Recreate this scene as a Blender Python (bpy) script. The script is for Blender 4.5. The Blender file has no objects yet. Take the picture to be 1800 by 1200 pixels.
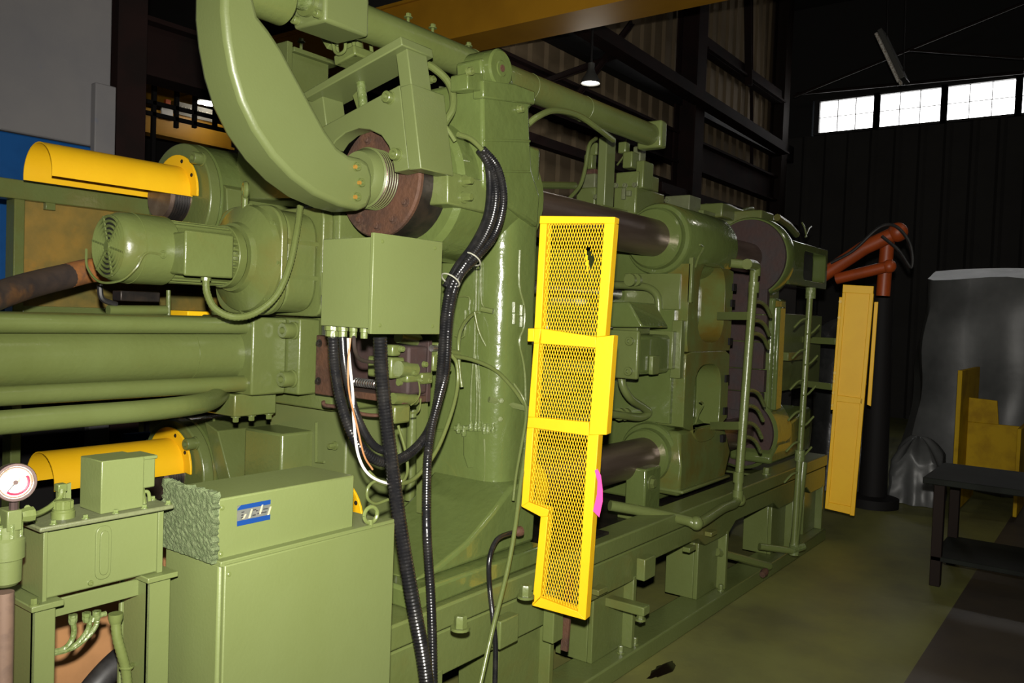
import bpy, bmesh, math, random
from mathutils import Vector, Matrix
random.seed(7)
S = bpy.context.scene
COL = S.collection
# ------------------------------------------------------------------ camera
F, CX, CY, H = 1453.0, 900.0, 600.0, 1.6
ex = Vector((1980-CX, 592-CY, F)).normalized()
ey = Vector((-1054-CX, 480-CY, F)); ey = (ey-ex*ey.dot(ex)).normalized()
ez = ex.cross(ey)
MW = Matrix((ex, ey, ez))                       # world = MW @ (right, down, forward)
CAM = Vector((0, 0, H))
cd = bpy.data.cameras.new('camera'); cam = bpy.data.objects.new('camera', cd); COL.objects.link(cam)
r_, d_, f_ = MW @ Vector((1,0,0)), MW @ Vector((0,1,0)), MW @ Vector((0,0,1))
cam.matrix_world = Matrix(((r_.x,-d_.x,-f_.x,0),(r_.y,-d_.y,-f_.y,0),(r_.z,-d_.z,-f_.z,H),(0,0,0,1)))
cd.sensor_width = 36; cd.lens = 36*F/1800; cd.clip_start = .02; cd.clip_end = 200
S.camera = cam
# ------------------------------------------------------------------ world, flash, exposure
w = bpy.data.worlds.new('world'); S.world = w; w.use_nodes = True
w.node_tree.nodes['Background'].inputs[0].default_value = (.8,.9,1,1)
w.node_tree.nodes['Background'].inputs[1].default_value = .6
fl = bpy.data.lights.new('camera_flash', 'SPOT'); fl.energy = 950; fl.color = (1,.96,.88)
fl.spot_size = math.radians(104); fl.spot_blend = 1.0; fl.shadow_soft_size = .025
flo = bpy.data.objects.new('camera_flash', fl); COL.objects.link(flo)
flo.matrix_world = cam.matrix_world.copy(); flo.location = CAM + Vector((0,0,.15)) + f_*-.02
S.view_settings.view_transform = 'Standard'; S.view_settings.look = 'None'
S.view_settings.gamma = 1; S.view_settings.exposure = 0.0; S.view_settings.use_curve_mapping = False

def Q(u, v, X=None, Y=None, Z=None, D=None):
    r = MW @ Vector(((u-CX)/F, (v-CY)/F, 1))
    if X is not None: t = X/r.x
    elif Y is not None: t = Y/r.y
    elif Z is not None: t = (Z-H)/r.z
    else: t = D
    return CAM + r*t
def QP(u, v, p0, n):                              # pixel on a plane
    r = MW @ Vector(((u-CX)/F, (v-CY)/F, 1))
    return CAM + r*((Vector(p0)-CAM).dot(n)/r.dot(n))
V = lambda *a: Vector(a)

# ------------------------------------------------------------------ materials
MATS = {}
def mat(name, col, rough=.5, metal=0., col2=None, scale=4., mix=(.45,.62), bump=0., bscale=40., emit=None, spec=.5,
        col3=None, scale3=1.5, mix3=(.58,.72), stretch=None, coat=0.):
    m = bpy.data.materials.new(name); m.use_nodes = True; nt = m.node_tree; N = nt.nodes; L = nt.links
    b = N['Principled BSDF']; b.inputs['Base Color'].default_value = (*col,1)
    b.inputs['Roughness'].default_value = rough; b.inputs['Metallic'].default_value = metal
    b.inputs['Specular IOR Level'].default_value = spec; b.inputs['Coat Weight'].default_value = coat
    tc = N.new('ShaderNodeTexCoord'); src = tc.outputs['Object']
    if stretch:
        mp = N.new('ShaderNodeMapping'); mp.inputs['Scale'].default_value = stretch
        L.new(src, mp.inputs[0]); src = mp.outputs[0]
    out = None
    def layer(prev, c, sc, rng):
        n = N.new('ShaderNodeTexNoise'); n.inputs['Scale'].default_value = sc; n.inputs['Detail'].default_value = 6
        n.inputs['Roughness'].default_value = .6; L.new(src, n.inputs['Vector'])
        mr = N.new('ShaderNodeMapRange'); mr.inputs['From Min'].default_value = rng[0]; mr.inputs['From Max'].default_value = rng[1]
        L.new(n.outputs['Fac'], mr.inputs['Value'])
        mx = N.new('ShaderNodeMix'); mx.data_type = 'RGBA'; L.new(mr.outputs[0], mx.inputs['Factor'])
        if prev is None: mx.inputs['A'].default_value = (*col,1)
        else: L.new(prev, mx.inputs['A'])
        mx.inputs['B'].default_value = (*c,1); return mx.outputs['Result']
    if col2: out = layer(out, col2, scale, mix)
    if col3: out = layer(out, col3, scale3, mix3)
    if out: L.new(out, b.inputs['Base Color'])
    if bump:
        n = N.new('ShaderNodeTexNoise'); n.inputs['Scale'].default_value = bscale; n.inputs['Detail'].default_value = 4
        L.new(src, n.inputs['Vector']); bp = N.new('ShaderNodeBump'); bp.inputs['Strength'].default_value = bump
        bp.inputs['Distance'].default_value = .01; L.new(n.outputs['Fac'], bp.inputs['Height']); L.new(bp.outputs[0], b.inputs['Normal'])
    if emit:
        b.inputs['Emission Color'].default_value = (*emit[0],1); b.inputs['Emission Strength'].default_value = emit[1]
    MATS[name] = m; return m
GC = (.172,.214,.058)
mat('green', (.1066,.1327,.0417), .30, col2=(0.0918,0.1128,0.0316), scale=3, mix=(.35,.7), col3=(0.1147,0.0930,0.0216), scale3=1.3, mix3=(.58,.78), bump=.12, bscale=55)
mat('green_ochre', (0.0930,0.1178,0.0331), .22, col2=(0.1023,0.0732,0.0115), scale=2.6, mix=(.46,.66), bump=.2, bscale=22)
mat('green_flat', (0.1128,0.1376,0.0489), .38, col2=(0.1042,0.1271,0.0417), scale=2.5, mix=(.35,.7), bump=.045, bscale=130)
mat('green_cast', (0.0930,0.1240,0.0360), .19, col2=(0.0818,0.1066,0.0288), scale=4, mix=(.35,.7), col3=(0.1116,0.0837,0.0158), scale3=2.1, mix3=(.64,.80), bump=.30, bscale=24, coat=.5)
mat('green_drip', (0.1302,0.1612,0.0611), .2, col2=(0.0930,0.1240,0.0360), scale=60, mix=(.4,.6), bump=.4, bscale=120)
mat('green_dusty', (0.1147,0.1302,0.0597), .5, col2=(0.0961,0.1054,0.0503), scale=16, mix=(.4,.65), bump=.15, bscale=160)
mat('foam', (.075,.098,.045), .95, col2=(.115,.140,.070), scale=90, mix=(.4,.65), bump=.6, bscale=420, spec=.1)
mat('yellow', (0.7568,0.4386,0.0069), .5, spec=.3, col2=(0.7224,0.4042,0.0060), scale=5, mix=(.4,.7), bump=.04, bscale=60)
mat('yellow_worn', (0.6688,0.4256,0.0091), .45, col2=(0.5624,0.3344,0.0076), scale=5, mix=(.45,.75), bump=.08, bscale=40)
mat('tie_steel', (.165,.115,.088), .36, .8, col2=(.24,.18,.145), scale=5, mix=(.4,.7), stretch=(.25,3,3), bump=.04, bscale=60)
mat('bright_steel', (.55,.54,.52), .25, .9, col2=(.3,.28,.26), scale=20)
mat('rust', (0.0798,0.0342,0.0167), .75, .1, col2=(0.0380,0.0190,0.0122), scale=9, mix=(.4,.65), col3=(0.1520,0.0912,0.0532), scale3=7, mix3=(.58,.75), bump=.4, bscale=60)
mat('rust_dark', (0.0418,0.0198,0.0167), .72, .1, col2=(0.0304,0.0228,0.0228), scale=6, mix=(.4,.65), col3=(0.0684,0.0342,0.0266), scale3=3, mix3=(.55,.75), bump=.2, bscale=40)
mat('hose_rust', (.36,.13,.025), .7, col2=(.12,.06,.03), scale=14, mix=(.35,.65))
mat('dark_steel', (0.0228,0.0198,0.0182), .4, .6, col2=(0.0456,0.0342,0.0266), scale=12)
mat('black_hose', (0.0076,0.0076,0.0084), .26, col2=(0.0152,0.0144,0.0137), scale=20, bump=.05, bscale=200)
mat('black_rubber', (0.0106,0.0099,0.0099), .5, col2=(0.0228,0.0213,0.0198), scale=14)
mat('brown_hose', (0.0494,0.0342,0.0266), .6, col2=(0.0304,0.0228,0.0205), scale=10, col3=(0.2280,0.0988,0.0228), scale3=2.2, mix3=(.58,.72), bump=.1)
mat('white_wire', (.75,.72,.66), .4)
mat('copper_wire', (0.3192,0.1520,0.0608), .4)
mat('tie_wrap', (0.2888,0.2888,0.2280), .4)
mat('tan_pipe', (0.1292,0.0798,0.0532), .7, col2=(0.0988,0.0608,0.0418), scale=30)
mat('cardboard', (.27,.135,.055), .85, spec=.2, col2=(.21,.105,.043), scale=3, bump=.08, bscale=20)
mat('grey_panel', (0.1410,0.1350,0.1350), .55, col2=(0.1200,0.1170,0.1230), scale=3, mix=(.4,.7), col3=(0.0840,0.1020,0.1500), scale3=5, mix3=(.66,.74), bump=.03)
mat('blue_paint', (.004,.058,.20), .5, spec=.2, col2=(.003,.048,.17), scale=4, bump=.04)
mat('stained', (0.2280,0.1406,0.0228), .5, col2=(0.0836,0.0798,0.0198), scale=3.2, mix=(.40,.64), col3=(0.3192,0.1520,0.0152), scale3=5, mix3=(.56,.75), bump=.06)
mat('brown_steel', (0.0152,0.0076,0.0068), .8, spec=.1, col2=(0.0106,0.0068,0.0061), scale=3)
mat('black_iron', (0.0076,0.0068,0.0068), .7, spec=.2)
mat('crane_yellow', (0.4180,0.2052,0.0106), .5, col2=(0.3496,0.1672,0.0091), scale=2, mix=(.4,.7))
mat('tan_sheet', (.150,.112,.068), .8, spec=.15, col2=(.120,.090,.055), scale=1.5, mix=(.4,.7))
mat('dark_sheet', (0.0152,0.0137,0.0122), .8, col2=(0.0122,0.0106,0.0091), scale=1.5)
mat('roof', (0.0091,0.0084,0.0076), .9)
mat('concrete', (.175,.178,.046), .55, col2=(.105,.105,.036), scale=1.6, mix=(.35,.65), col3=(.17,.18,.055), scale3=.9, mix3=(.5,.7), bump=.12, bscale=18)
mat('bare_floor', (.06,.048,.035), .55, col2=(.045,.037,.03), scale=1.8, bump=.12, bscale=18)
mat('oil', (0.0091,0.0061,0.0038), .08)
mat('window_light', (.9,.95,1), .3, emit=((1,.99,.97), 6.0))
mat('mullion', (0.0091,0.0084,0.0091), .6)
mat('lamp_glow', (1,1,.95), .3, emit=((1,.97,.88), 9.0))
mat('lamp_metal', (0.0912,0.0912,0.0836), .45, .5)
mat('old_yellow', (.40,.255,.006), .6, spec=.12, col2=(.28,.165,.005), scale=4)
mat('orange', (0.3420,0.0570,0.0076), .45, col2=(0.2736,0.0471,0.0076), scale=6)
mat('plastic_wrap', (.10,.103,.102), .42, col2=(.05,.052,.052), scale=1.6, mix=(.35,.65), bump=.5, bscale=3, spec=.5)
mat('dark_wrap', (0.0152,0.0160,0.0160), .3, col2=(0.0266,0.0266,0.0258), scale=4, bump=.8, bscale=7)
mat('bench_top', (.012,.014,.011), .7, spec=.12, col2=(.009,.010,.008), scale=5)
mat('bench_leg', (.014,.009,.007), .7, spec=.12)
mat('pink', (.85,.06,.30), .5)
mat('plate_blue', (0.0061,0.0342,0.1444), .35)
mat('plate_silver', (0.1520,0.1520,0.1292), .4, .3, col2=(0.1064,0.1216,0.1064), scale=30)
mat('plate_worn', (0.4180,0.3572,0.2052), .5)
mat('ink', (0.0228,0.0228,0.0243), .5)
mat('gauge_face', (.72,.70,.64), .4, col2=(.28,.20,.13), scale=60, mix=(.48,.62))
mat('gauge_red', (0.4180,0.0228,0.0608), .4)
mat('gauge_brown', (0.1672,0.0988,0.0532), .6)
mat('gauge_rim', (0.1216,0.0836,0.0760), .3, .7)
mat('sticker', (0.5320,0.5016,0.4712), .6)
mat('sign_grey', (0.1748,0.1596,0.1292), .6)
mat('sign_letter', (0.4180,0.3800,0.3040), .6)
mat('brass', (.55,.30,.06), .4, .6)
mat('void', (0.0061,0.0053,0.0046), .8)
g = mat('glass', (.9,.95,.95), .05); g.node_tree.nodes['Principled BSDF'].inputs['Transmission Weight'].default_value = .9; g.node_tree.nodes['Principled BSDF'].inputs['Alpha'].default_value=.25

# ------------------------------------------------------------------ mesh helpers
def basis(d):
    d = d.normalized(); a = V(0,0,1) if abs(d.z) < .9 else V(0,1,0)
    x = a.cross(d).normalized(); return x, d.cross(x).normalized(), d
def smoothpath(pts, n=8):
    pts = [Vector(p) for p in pts]
    if len(pts) < 3: return pts
    out = []; P_ = [pts[0]*2-pts[1]] + pts + [pts[-1]*2-pts[-2]]
    for i in range(1, len(P_)-2):
        a,b,c,d = P_[i-1:i+3]
        for k in range(n):
            t = k/n
            out.append(.5*((2*b)+(c-a)*t+(2*a-5*b+4*c-d)*t*t+(3*b-a-3*c+d)*t**3))
    out.append(pts[-1]); return out
def resample(pts, step):
    out = [pts[0].copy()]; acc = 0
    for a, b in zip(pts, pts[1:]):
        L = (b-a).length
        if L < 1e-9: continue
        t = step-acc
        while t <= L: out.append(a+(b-a)*(t/L)); t += step
        acc = (acc+L) % step
    return out
def rpoly(pts, r, seg=5):                         # 2D polygon with rounded corners; r may be a list
    out = []; n = len(pts)
    for i in range(n):
        p = Vector(pts[i]); a = Vector(pts[i-1])-p; b = Vector(pts[(i+1)%n])-p
        rr = r[i] if isinstance(r, (list,tuple)) else r
        rr = min(rr, a.length*.49, b.length*.49)
        if rr <= 0: out.append(p); continue
        A = p+a.normalized()*rr; B = p+b.normalized()*rr
        for k in range(seg+1):
            t = k/seg; out.append(A*(1-t)**2+p*2*t*(1-t)+B*t*t)
    return out
class MB:
    def __init__(s): s.v = []; s.f = []
    def add(s, vs, fs):
        o = len(s.v); s.v += [Vector(x) for x in vs]; s.f += [tuple(i+o for i in f) for f in fs]; return s
    def box(s, x0, x1, y0, y1, z0, z1):
        return s.add([(x,y,z) for x in (x0,x1) for y in (y0,y1) for z in (z0,z1)],
                     [(0,1,3,2),(4,6,7,5),(0,4,5,1),(2,3,7,6),(0,2,6,4),(1,5,7,3)])
    def obox(s, c, ax, ay, az, hx, hy, hz):       # oriented box by half sizes
        c = Vector(c); vs = [c+ax*(i*hx)+ay*(j*hy)+az*(k*hz) for i in (-1,1) for j in (-1,1) for k in (-1,1)]
        return s.add(vs, [(0,1,3,2),(4,6,7,5),(0,4,5,1),(2,3,7,6),(0,2,6,4),(1,5,7,3)])
    def bar(s, p0, p1, w, h, up=None):            # rectangular bar between two points
        p0, p1 = Vector(p0), Vector(p1); d = (p1-p0).normalized(); up = up or (V(0,0,1) if abs(d.z) < .95 else V(1,0,0))
        x = d.cross(up).normalized(); y = x.cross(d)
        return s.obox((p0+p1)/2, x, y, d, w/2, h/2, (p1-p0).length/2)
    def prism(s, pts, vec):
        pts = [Vector(p) for p in pts]; n = len(pts); vec = Vector(vec)
        return s.add(pts+[p+vec for p in pts], [tuple(range(n)), tuple(range(2*n-1,n-1,-1))]+[(i,(i+1)%n,n+(i+1)%n,n+i) for i in range(n)])
    def ring(s, outer, inner, vec):               # plate with a hole, same vertex count
        n = len(outer); vec = Vector(vec); o = [Vector(p) for p in outer]; i_ = [Vector(p) for p in inner]
        fs = []
        for k in range(n):
            j = (k+1) % n
            fs += [(k,j,n+j,n+k), (2*n+k,3*n+k,3*n+j,2*n+j), (k,2*n+k,2*n+j,j), (n+k,n+j,3*n+j,3*n+k)]
        return s.add(o+i_+[p+vec for p in o]+[p+vec for p in i_], fs)
    def lathe(s, p, d, prof, seg=28, cap=True, a0=0., a1=2*math.pi):
        x, y, d = basis(Vector(d)); p = Vector(p); vs = []; fs = []; full = abs(a1-a0-2*math.pi) < 1e-6
        m = seg if full else seg+1
        for t, r in prof:
            for k in range(m):
                a = a0+(a1-a0)*k/seg; vs.append(p+d*t+(x*math.cos(a)+y*math.sin(a))*r)
        for i in range(len(prof)-1):
            for k in range(m if full else seg):
                j = (k+1) % m; fs.append((i*m+k, i*m+j, (i+1)*m+j, (i+1)*m+k))
        if cap and full: fs += [tuple(range(m)), tuple(range(len(prof)*m-1, (len(prof)-1)*m-1, -1))]
        return s.add(vs, fs)
    def cyl(s, p0, p1, r, seg=24, r1=None):
        p0, p1 = Vector(p0), Vector(p1); return s.lathe(p0, p1-p0, [(0,r),((p1-p0).length, r if r1 is None else r1)], seg)
    def tube(s, pts, r, seg=10, rib=None, smooth=8, cap=True):
        p = smoothpath(pts, smooth) if smooth else [Vector(q) for q in pts]
        if rib: p = resample(p, rib)
        n = len(p); vs = []; fs = []; x = None
        for i in range(n):
            d = (p[min(i+1,n-1)]-p[max(i-1,0)]).normalized()
            if x is None: x = basis(d)[0]
            x = (x-d*x.dot(d)).normalized(); y = d.cross(x)
            rr = r*(1.0 if (not rib or i % 2) else .90)
            vs += [p[i]+(x*math.cos(2*math.pi*k/seg)+y*math.sin(2*math.pi*k/seg))*rr for k in range(seg)]
        for i in range(n-1):
            for k in range(seg):
                j = (k+1) % seg; fs.append((i*seg+k, i*seg+j, (i+1)*seg+j, (i+1)*seg+k))
        if cap: fs += [tuple(range(seg)), tuple(range(n*seg-1,(n-1)*seg-1,-1))]
        return s.add(vs, fs)
    def torus(s, c, nrm, R, r, seg=24, sg=8, a0=0., a1=2*math.pi):
        x, y, d = basis(Vector(nrm)); c = Vector(c); n = seg
        full = abs(a1-a0-2*math.pi) < 1e-6
        pts = [c+(x*math.cos(a0+(a1-a0)*k/n)+y*math.sin(a0+(a1-a0)*k/n))*R for k in range(n+1)]
        return s.tube(pts, r, sg, smooth=0)
    def ball(s, c, r, seg=12):
        return s.lathe(c, (0,0,1), [(-r*math.cos(math.pi*k/8), max(r*math.sin(math.pi*k/8), r*.02)) for k in range(9)], seg)
    def bolt(s, p, d, r=.012, h=.016, socket=False):     # cap screw with washer
        p = Vector(p); d = Vector(d).normalized()
        if socket: return s.lathe(p, d, [(0,r*1.15),(h*.1,r*1.15),(h*.15,r),(h*.9,r),(h,r*.9),(h,r*.5),(h*.5,r*.45)], 14)
        s.lathe(p, d, [(0,r*1.5),(h*.2,r*1.5)], 14)
        return s.lathe(p+d*h*.2, d, [(0,r),(h*.75,r),(h*.9,r*.85)], 6)
    def build(s, name, m, parent=None, bevel=0., ang=35, seg=2):
        me = bpy.data.meshes.new(name); bm = bmesh.new()
        off = ROOTLOC.get(parent.name, V(0,0,0)) if parent else V(0,0,0)
        vs = [bm.verts.new(q-off) for q in s.v]
        for f in s.f:
            try: bm.faces.new([vs[i] for i in f])
            except ValueError: pass
        bmesh.ops.recalc_face_normals(bm, faces=bm.faces)
        bm.to_mesh(me); bm.free()
        me.shade_smooth(); me.set_sharp_from_angle(angle=math.radians(ang))
        me.materials.append(MATS[m]); o = bpy.data.objects.new(name, me); COL.objects.link(o)
        if parent: o.parent = parent; ROOTLOC[o.name] = off
        if bevel:
            b = o.modifiers.new('bevel', 'BEVEL'); b.width = bevel; b.segments = seg; b.limit_method = 'ANGLE'; b.angle_limit = math.radians(40)
        return o
ROOTLOC = {}
def tag(o, label, cat, group=None):
    o['label'] = label; o['category'] = cat
    if group: o['group'] = group
    return o
def thing(name, label, cat, loc, group=None):
    o = bpy.data.objects.new(name, None); COL.objects.link(o); o.location = Vector(loc); o.empty_display_size = .1
    ROOTLOC[o.name] = Vector(loc); return tag(o, label, cat, group)
def struct(o): o['kind'] = 'structure'; return o
def share(o, loc, parent=None, name=None, rot=None):  # copy sharing mesh
    c = o.copy(); COL.objects.link(c); c.location = Vector(loc); c.parent = parent or o.parent
    if rot: c.rotation_euler = rot
    return c
def bolts(parent, m, pts, d, r, h, socket=False, name='bolt'):
    """alike bolts, each its own object, sharing one mesh"""
    off = ROOTLOC.get(parent.name, V(0,0,0)); first = None
    for p in pts:
        p = Vector(p)
        if first is None:
            b = MB().bolt(V(0,0,0), d, r, h, socket); first = MB.build(b, name, m, None); first.parent = parent; first.location = p-off
        else:
            c = first.copy(); COL.objects.link(c); c.location = p-off
def arc(c, R, a0, a1, n, plane='xz'):
    out = []
    for k in range(n+1):
        a = math.radians(a0+(a1-a0)*k/n); q = (math.cos(a)*R, math.sin(a)*R)
        out.append({'xz': V(c[0]+q[0], c[1], c[2]+q[1]), 'yz': V(c[0], c[1]+q[0], c[2]+q[1]), 'xy': V(c[0]+q[0], c[1]+q[1], c[2])}[plane])
    return out
def text_mesh(body, size, m, parent, origin, right, up, ext=.002, name='lettering'):
    cu = bpy.data.curves.new(name, 'FONT'); cu.body = body; cu.size = size; cu.extrude = ext
    t = bpy.data.objects.new(name+'_tmp', cu); COL.objects.link(t)
    dg = bpy.context.evaluated_depsgraph_get(); me = bpy.data.meshes.new_from_object(t.evaluated_get(dg))
    bpy.data.objects.remove(t)
    right = Vector(right).normalized(); up = Vector(up).normalized(); n = right.cross(up)
    off = ROOTLOC.get(parent.name, V(0,0,0))
    for v in me.vertices: c = v.co.copy(); v.co = Vector(origin)-off+right*c.x+up*c.y+n*c.z
    me.materials.clear(); me.materials.append(MATS[m]); o = bpy.data.objects.new(name, me); COL.objects.link(o); o.parent = parent
    return o

def cornerbox(ul, uc, ur, vt, vb, X0, name, par, m='green', bev=.008):
    """box read from its near corner: left face on X = X0 from ul to uc, right face from uc to ur"""
    t, b = Q(uc,vt,X=X0), Q(uc,vb,X=X0); y0 = (t.y+b.y)/2; y1 = Q(ul,(vt+vb)/2,X=X0).y; x1 = Q(ur,(vt+vb)/2,Y=y0).x
    return MB().box(X0,x1,y0,y1,b.z,t.z).build(name, m, par, bev)
XW, YW, ZR = 16.0, 5.55, 7.6                      # far wall, back wall, roof
# ================================================================== the hall
YB, XB = 12.5, 6.6                                # deep bay behind the left part, its side
struct(MB().prism([(-6,.73,-.05),(XW+.2,.73,-.05),(XW+.2,YB,-.05),(-6,YB,-.05)], (0,0,.05)).build('floor', 'concrete'))
struct(MB().prism([(-6,-7,-.05),(XW+.2,-7,-.05),(XW+.2,.73,-.05),(-6,.73,-.05)], (0,0,.05)).build('floor', 'bare_floor'))
struct(MB().box(-6,XW+.3,-7,YB+.2,ZR,ZR+.1).build('ceiling', 'roof'))
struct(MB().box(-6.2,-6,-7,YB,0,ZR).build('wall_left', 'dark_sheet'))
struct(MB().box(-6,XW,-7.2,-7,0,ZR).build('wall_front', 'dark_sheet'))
def corrugated(name, p0, p1, z0, z1, m, nrm, pitch=.32, dep=.035):
    p0, p1 = Vector(p0), Vector(p1); d = (p1-p0); L = d.length; d.normalize(); nrm = Vector(nrm); pts = []
    n = max(1, int(L/pitch))
    for i in range(n):
        a = i*L/n; q = L/n
        for t, k in ((0,0),(.12,1),(.25,1),(.37,0)): pts.append(p0+d*(a+q*t)+nrm*dep*k)
    pts.append(p1); m_ = MB(); k = len(pts)
    m_.add([V(p.x,p.y,z0) for p in pts]+[V(p.x,p.y,z1) for p in pts], [(i,i+1,k+i+1,k+i) for i in range(k-1)])
    b = nrm*-.06
    m_.prism([V(p0.x,p0.y,z0)+b*.2, V(p1.x,p1.y,z0)+b*.2, V(p1.x,p1.y,z1)+b*.2, V(p0.x,p0.y,z1)+b*.2], b)
    return struct(m_.build(name, m))
corrugated('wall_back', (XB,YW,0), (XW,YW,0), 0, ZR, 'tan_sheet', (0,-1,0))
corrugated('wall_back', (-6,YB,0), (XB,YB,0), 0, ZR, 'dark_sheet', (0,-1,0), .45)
struct(MB().box(XB,XB+.15,YW,YB,0,ZR).build('wall_right', 'dark_sheet'))
# far wall with its strip of windows
zs0, zs1 = 5.18, 5.84
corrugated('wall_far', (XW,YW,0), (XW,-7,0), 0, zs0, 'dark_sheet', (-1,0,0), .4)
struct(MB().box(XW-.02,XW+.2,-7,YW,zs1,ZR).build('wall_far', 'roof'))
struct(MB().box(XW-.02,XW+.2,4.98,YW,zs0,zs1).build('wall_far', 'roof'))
wys = [Q(1437,205,X=XW).y, Q(1541,205,X=XW).y, Q(1659,200,X=XW).y, Q(1790,190,X=XW).y]
st = wys[2]-wys[3]; wys += [wys[3]-st, wys[3]-2*st]
for i in range(5):
    a, b = wys[i]-.05, wys[i+1]+.05
    fr = MB()
    fr.box(XW-.06,XW+.1,b-.1,b,zs0,zs1).box(XW-.06,XW+.1,a,a+.1,zs0,zs1).box(XW-.06,XW+.1,b,a,zs0,zs0+.04).box(XW-.06,XW+.1,b,a,zs1-.04,zs1)
    wn = struct(fr.build('window_%d' % (i+1), 'mullion'))
    mt = MB()
    for k in (1,2): y = b+(a-b)*k/3; mt.box(XW-.02,XW+.03,y-.005,y+.005,zs0+.04,zs1-.04)
    mt.box(XW-.02,XW+.03,b,a,(zs0+zs1)/2-.003,(zs0+zs1)/2+.003).build('muntin', 'mullion', wn)
    for k in range(3):
        for j in range(2):
            y0 = b+(a-b)*k/3; y1 = b+(a-b)*(k+1)/3; z0 = zs0+.04+(zs1-zs0-.08)*j/2; z1 = z0+(zs1-zs0-.08)/2
            MB().box(XW+.03,XW+.04,y0,y1,z0,z1).build('pane', 'window_light', wn)
struct(MB().box(XW-.02,XW+.2,-7,wys[-1]-.1,zs0,zs1).build('wall_far', 'roof'))
# girts on the back wall and far wall
def beam(name, p0, p1, w, h, m, label, cat='beam', group=None):
    p0, p1 = Vector(p0), Vector(p1); d = (p1-p0).normalized(); up = V(0,0,1) if abs(d.z) < .9 else V(0,1,0)
    x = d.cross(up).normalized(); y = x.cross(d); mb = MB(); c = (p0+p1)/2; L = (p1-p0).length/2; t = max(.012, h*.08)
    mb.obox(c+y*(h/2-t/2), x, y, d, w/2, t/2, L).obox(c-y*(h/2-t/2), x, y, d, w/2, t/2, L).obox(c, x, y, d, t/2, h/2-t, L)
    return tag(mb.build(name, m), label, cat, group)
yb = YW-.14
za, zb = Q(1150,215,Y=yb).z, Q(1150,275,Y=yb).z
beam('wall_girt', (XB,yb,(za+zb)/2), (XW-.3,yb,(za+zb)/2), .18, za-zb, 'brown_steel', 'wide dark brown horizontal girt across the tan sheet wall', 'beam')
p = Q(1207,300,Y=5.2)
beam('steel_column', (p.x,5.2,0), (p.x,5.2,ZR), .3, .34, 'brown_steel', 'dark brown steel column standing before the tan sheet wall', 'column')
p = Q(1366,300,Y=5.35)
beam('steel_column', (p.x,5.35,0), (p.x,5.35,ZR), .3, .25, 'bench_leg', 'brown steel column in the corner left of the windows', 'column')
def brace(a, b, Y, w, label, m='brown_steel', name='diagonal_brace'):
    p, q = Q(*a, Y=Y), Q(*b, Y=Y)
    m_ = MB(); d = (q-p).normalized(); up = V(0,1,0)
    m_.bar(p, q, w, w*.35, up).bar(p-d.cross(up)*(w*.4), q-d.cross(up)*(w*.4), w*.15, w, up)
    return tag(m_.build(name, m), label, 'brace')
brace((990,20),(1378,262), 4.95, .2, 'long dark diagonal brace crossing in front of the steel column')
brace((1235,75),(1372,172), 5.3, .22, 'short thick diagonal brace above the tan wall near the corner')
brace((925,155),(1110,88), 5.2, .07, 'thin dark strut rising to the right behind the hanging lamp')
brace((1000,185),(1110,40), 5.14, .07, 'thin dark strut leaning beside the hanging lamp')
brace((1315,-60),(1318,150), 5.2, .12, 'short dark post under the roof near the corner column')
brace((1322,-60),(1322,300), 5.45, .06, 'slim dark vertical pipe on the tan wall near the corner', name='vertical_pipe')
brace((900,232),(1180,325), 5.36, .12, 'dark brace sloping down behind the upper cylinder')
brace((1160,330),(1400,404), 5.1, .16, 'dark sloping beam end low on the tan wall')
# crane girder across the hall
gx0, gx1, gz0, gz1 = 6.02, 6.42, 4.2, 4.66
gd = thing('crane_girder', 'orange yellow box girder of an overhead crane spanning above the machine', 'crane girder', (6.2,0,gz0))
MB().box(gx0,gx0+.03,-7,YB-.1,gz0+.03,gz1).box(gx1-.06,gx1-.03,-7,YB-.1,gz0+.03,gz1).build('web_plate', 'crane_yellow', gd)
MB().box(gx0-.03,gx1,-7,YB-.1,gz0,gz0+.03).build('bottom_flange', 'crane_yellow', gd)
MB().box(gx0-.03,gx1,-7,YB-.1,gz1,gz1+.03).build('top_flange', 'crane_yellow', gd)
struct(MB().box(gx1+.2,XW,YW-.25,YW-.1,gz1+.04,gz1+.34).build('trim_1', 'black_iron'))
# roof rods and light fixtures toward the windows
def rod(a, b, X, r, label, m='lamp_metal'):
    tag(MB().tube([Q(*a, X=X), Q(*b, X=X)], r, 6, smooth=0).build('tie_rod', m), label, 'rod')
rod((1395,170),(1800,5), 14.5, .025, 'thin roof rod rising steeply above the windows', 'bench_leg')
rod((1400,165),(1800,127), 15.2, .03, 'thin rod running just above the window strip', 'bench_leg')
rod((1600,88),(1800,102), 13.5, .02, 'faint thin rod level under the dark roof', 'bench_leg')
def strip_light(a, b, X, w, label, glow=None, fx='lamp_metal'):
    p, q = Q(*a, X=X), Q(*b, X=X); t = thing('strip_light', label, 'light', (p+q)/2)
    d = (q-p).normalized(); x = d.cross(V(0,0,1)).normalized(); y = x.cross(d); L = (q-p).length/2; c = (p+q)/2
    MB().obox(c+y*.04, x, y, d, w/2, .03, L).build('housing', fx, t, .005)
    for q_ in (p+d*.1, q-d*.1): MB().cyl(q_+y*.06, V(q_.x,q_.y,ZR), .008, 6).build('hanger', 'black_iron', t)
    for s_ in (-1,1): MB().cyl(p+x*s_*w*.25-y*.02, q+x*s_*w*.25-y*.02, .022, 10).build('tube', glow or 'gauge_face', t)
    return t
strip_light((1545,60),(1585,145), 11.5, .30, 'unlit twin tube light hanging aslant above the windows')
t = strip_light((355,178),(412,186), 5.8, .16, 'lit fluorescent tube light beyond the curved arm', 'lamp_glow')
fy = Q(385,182,X=5.8)
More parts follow.
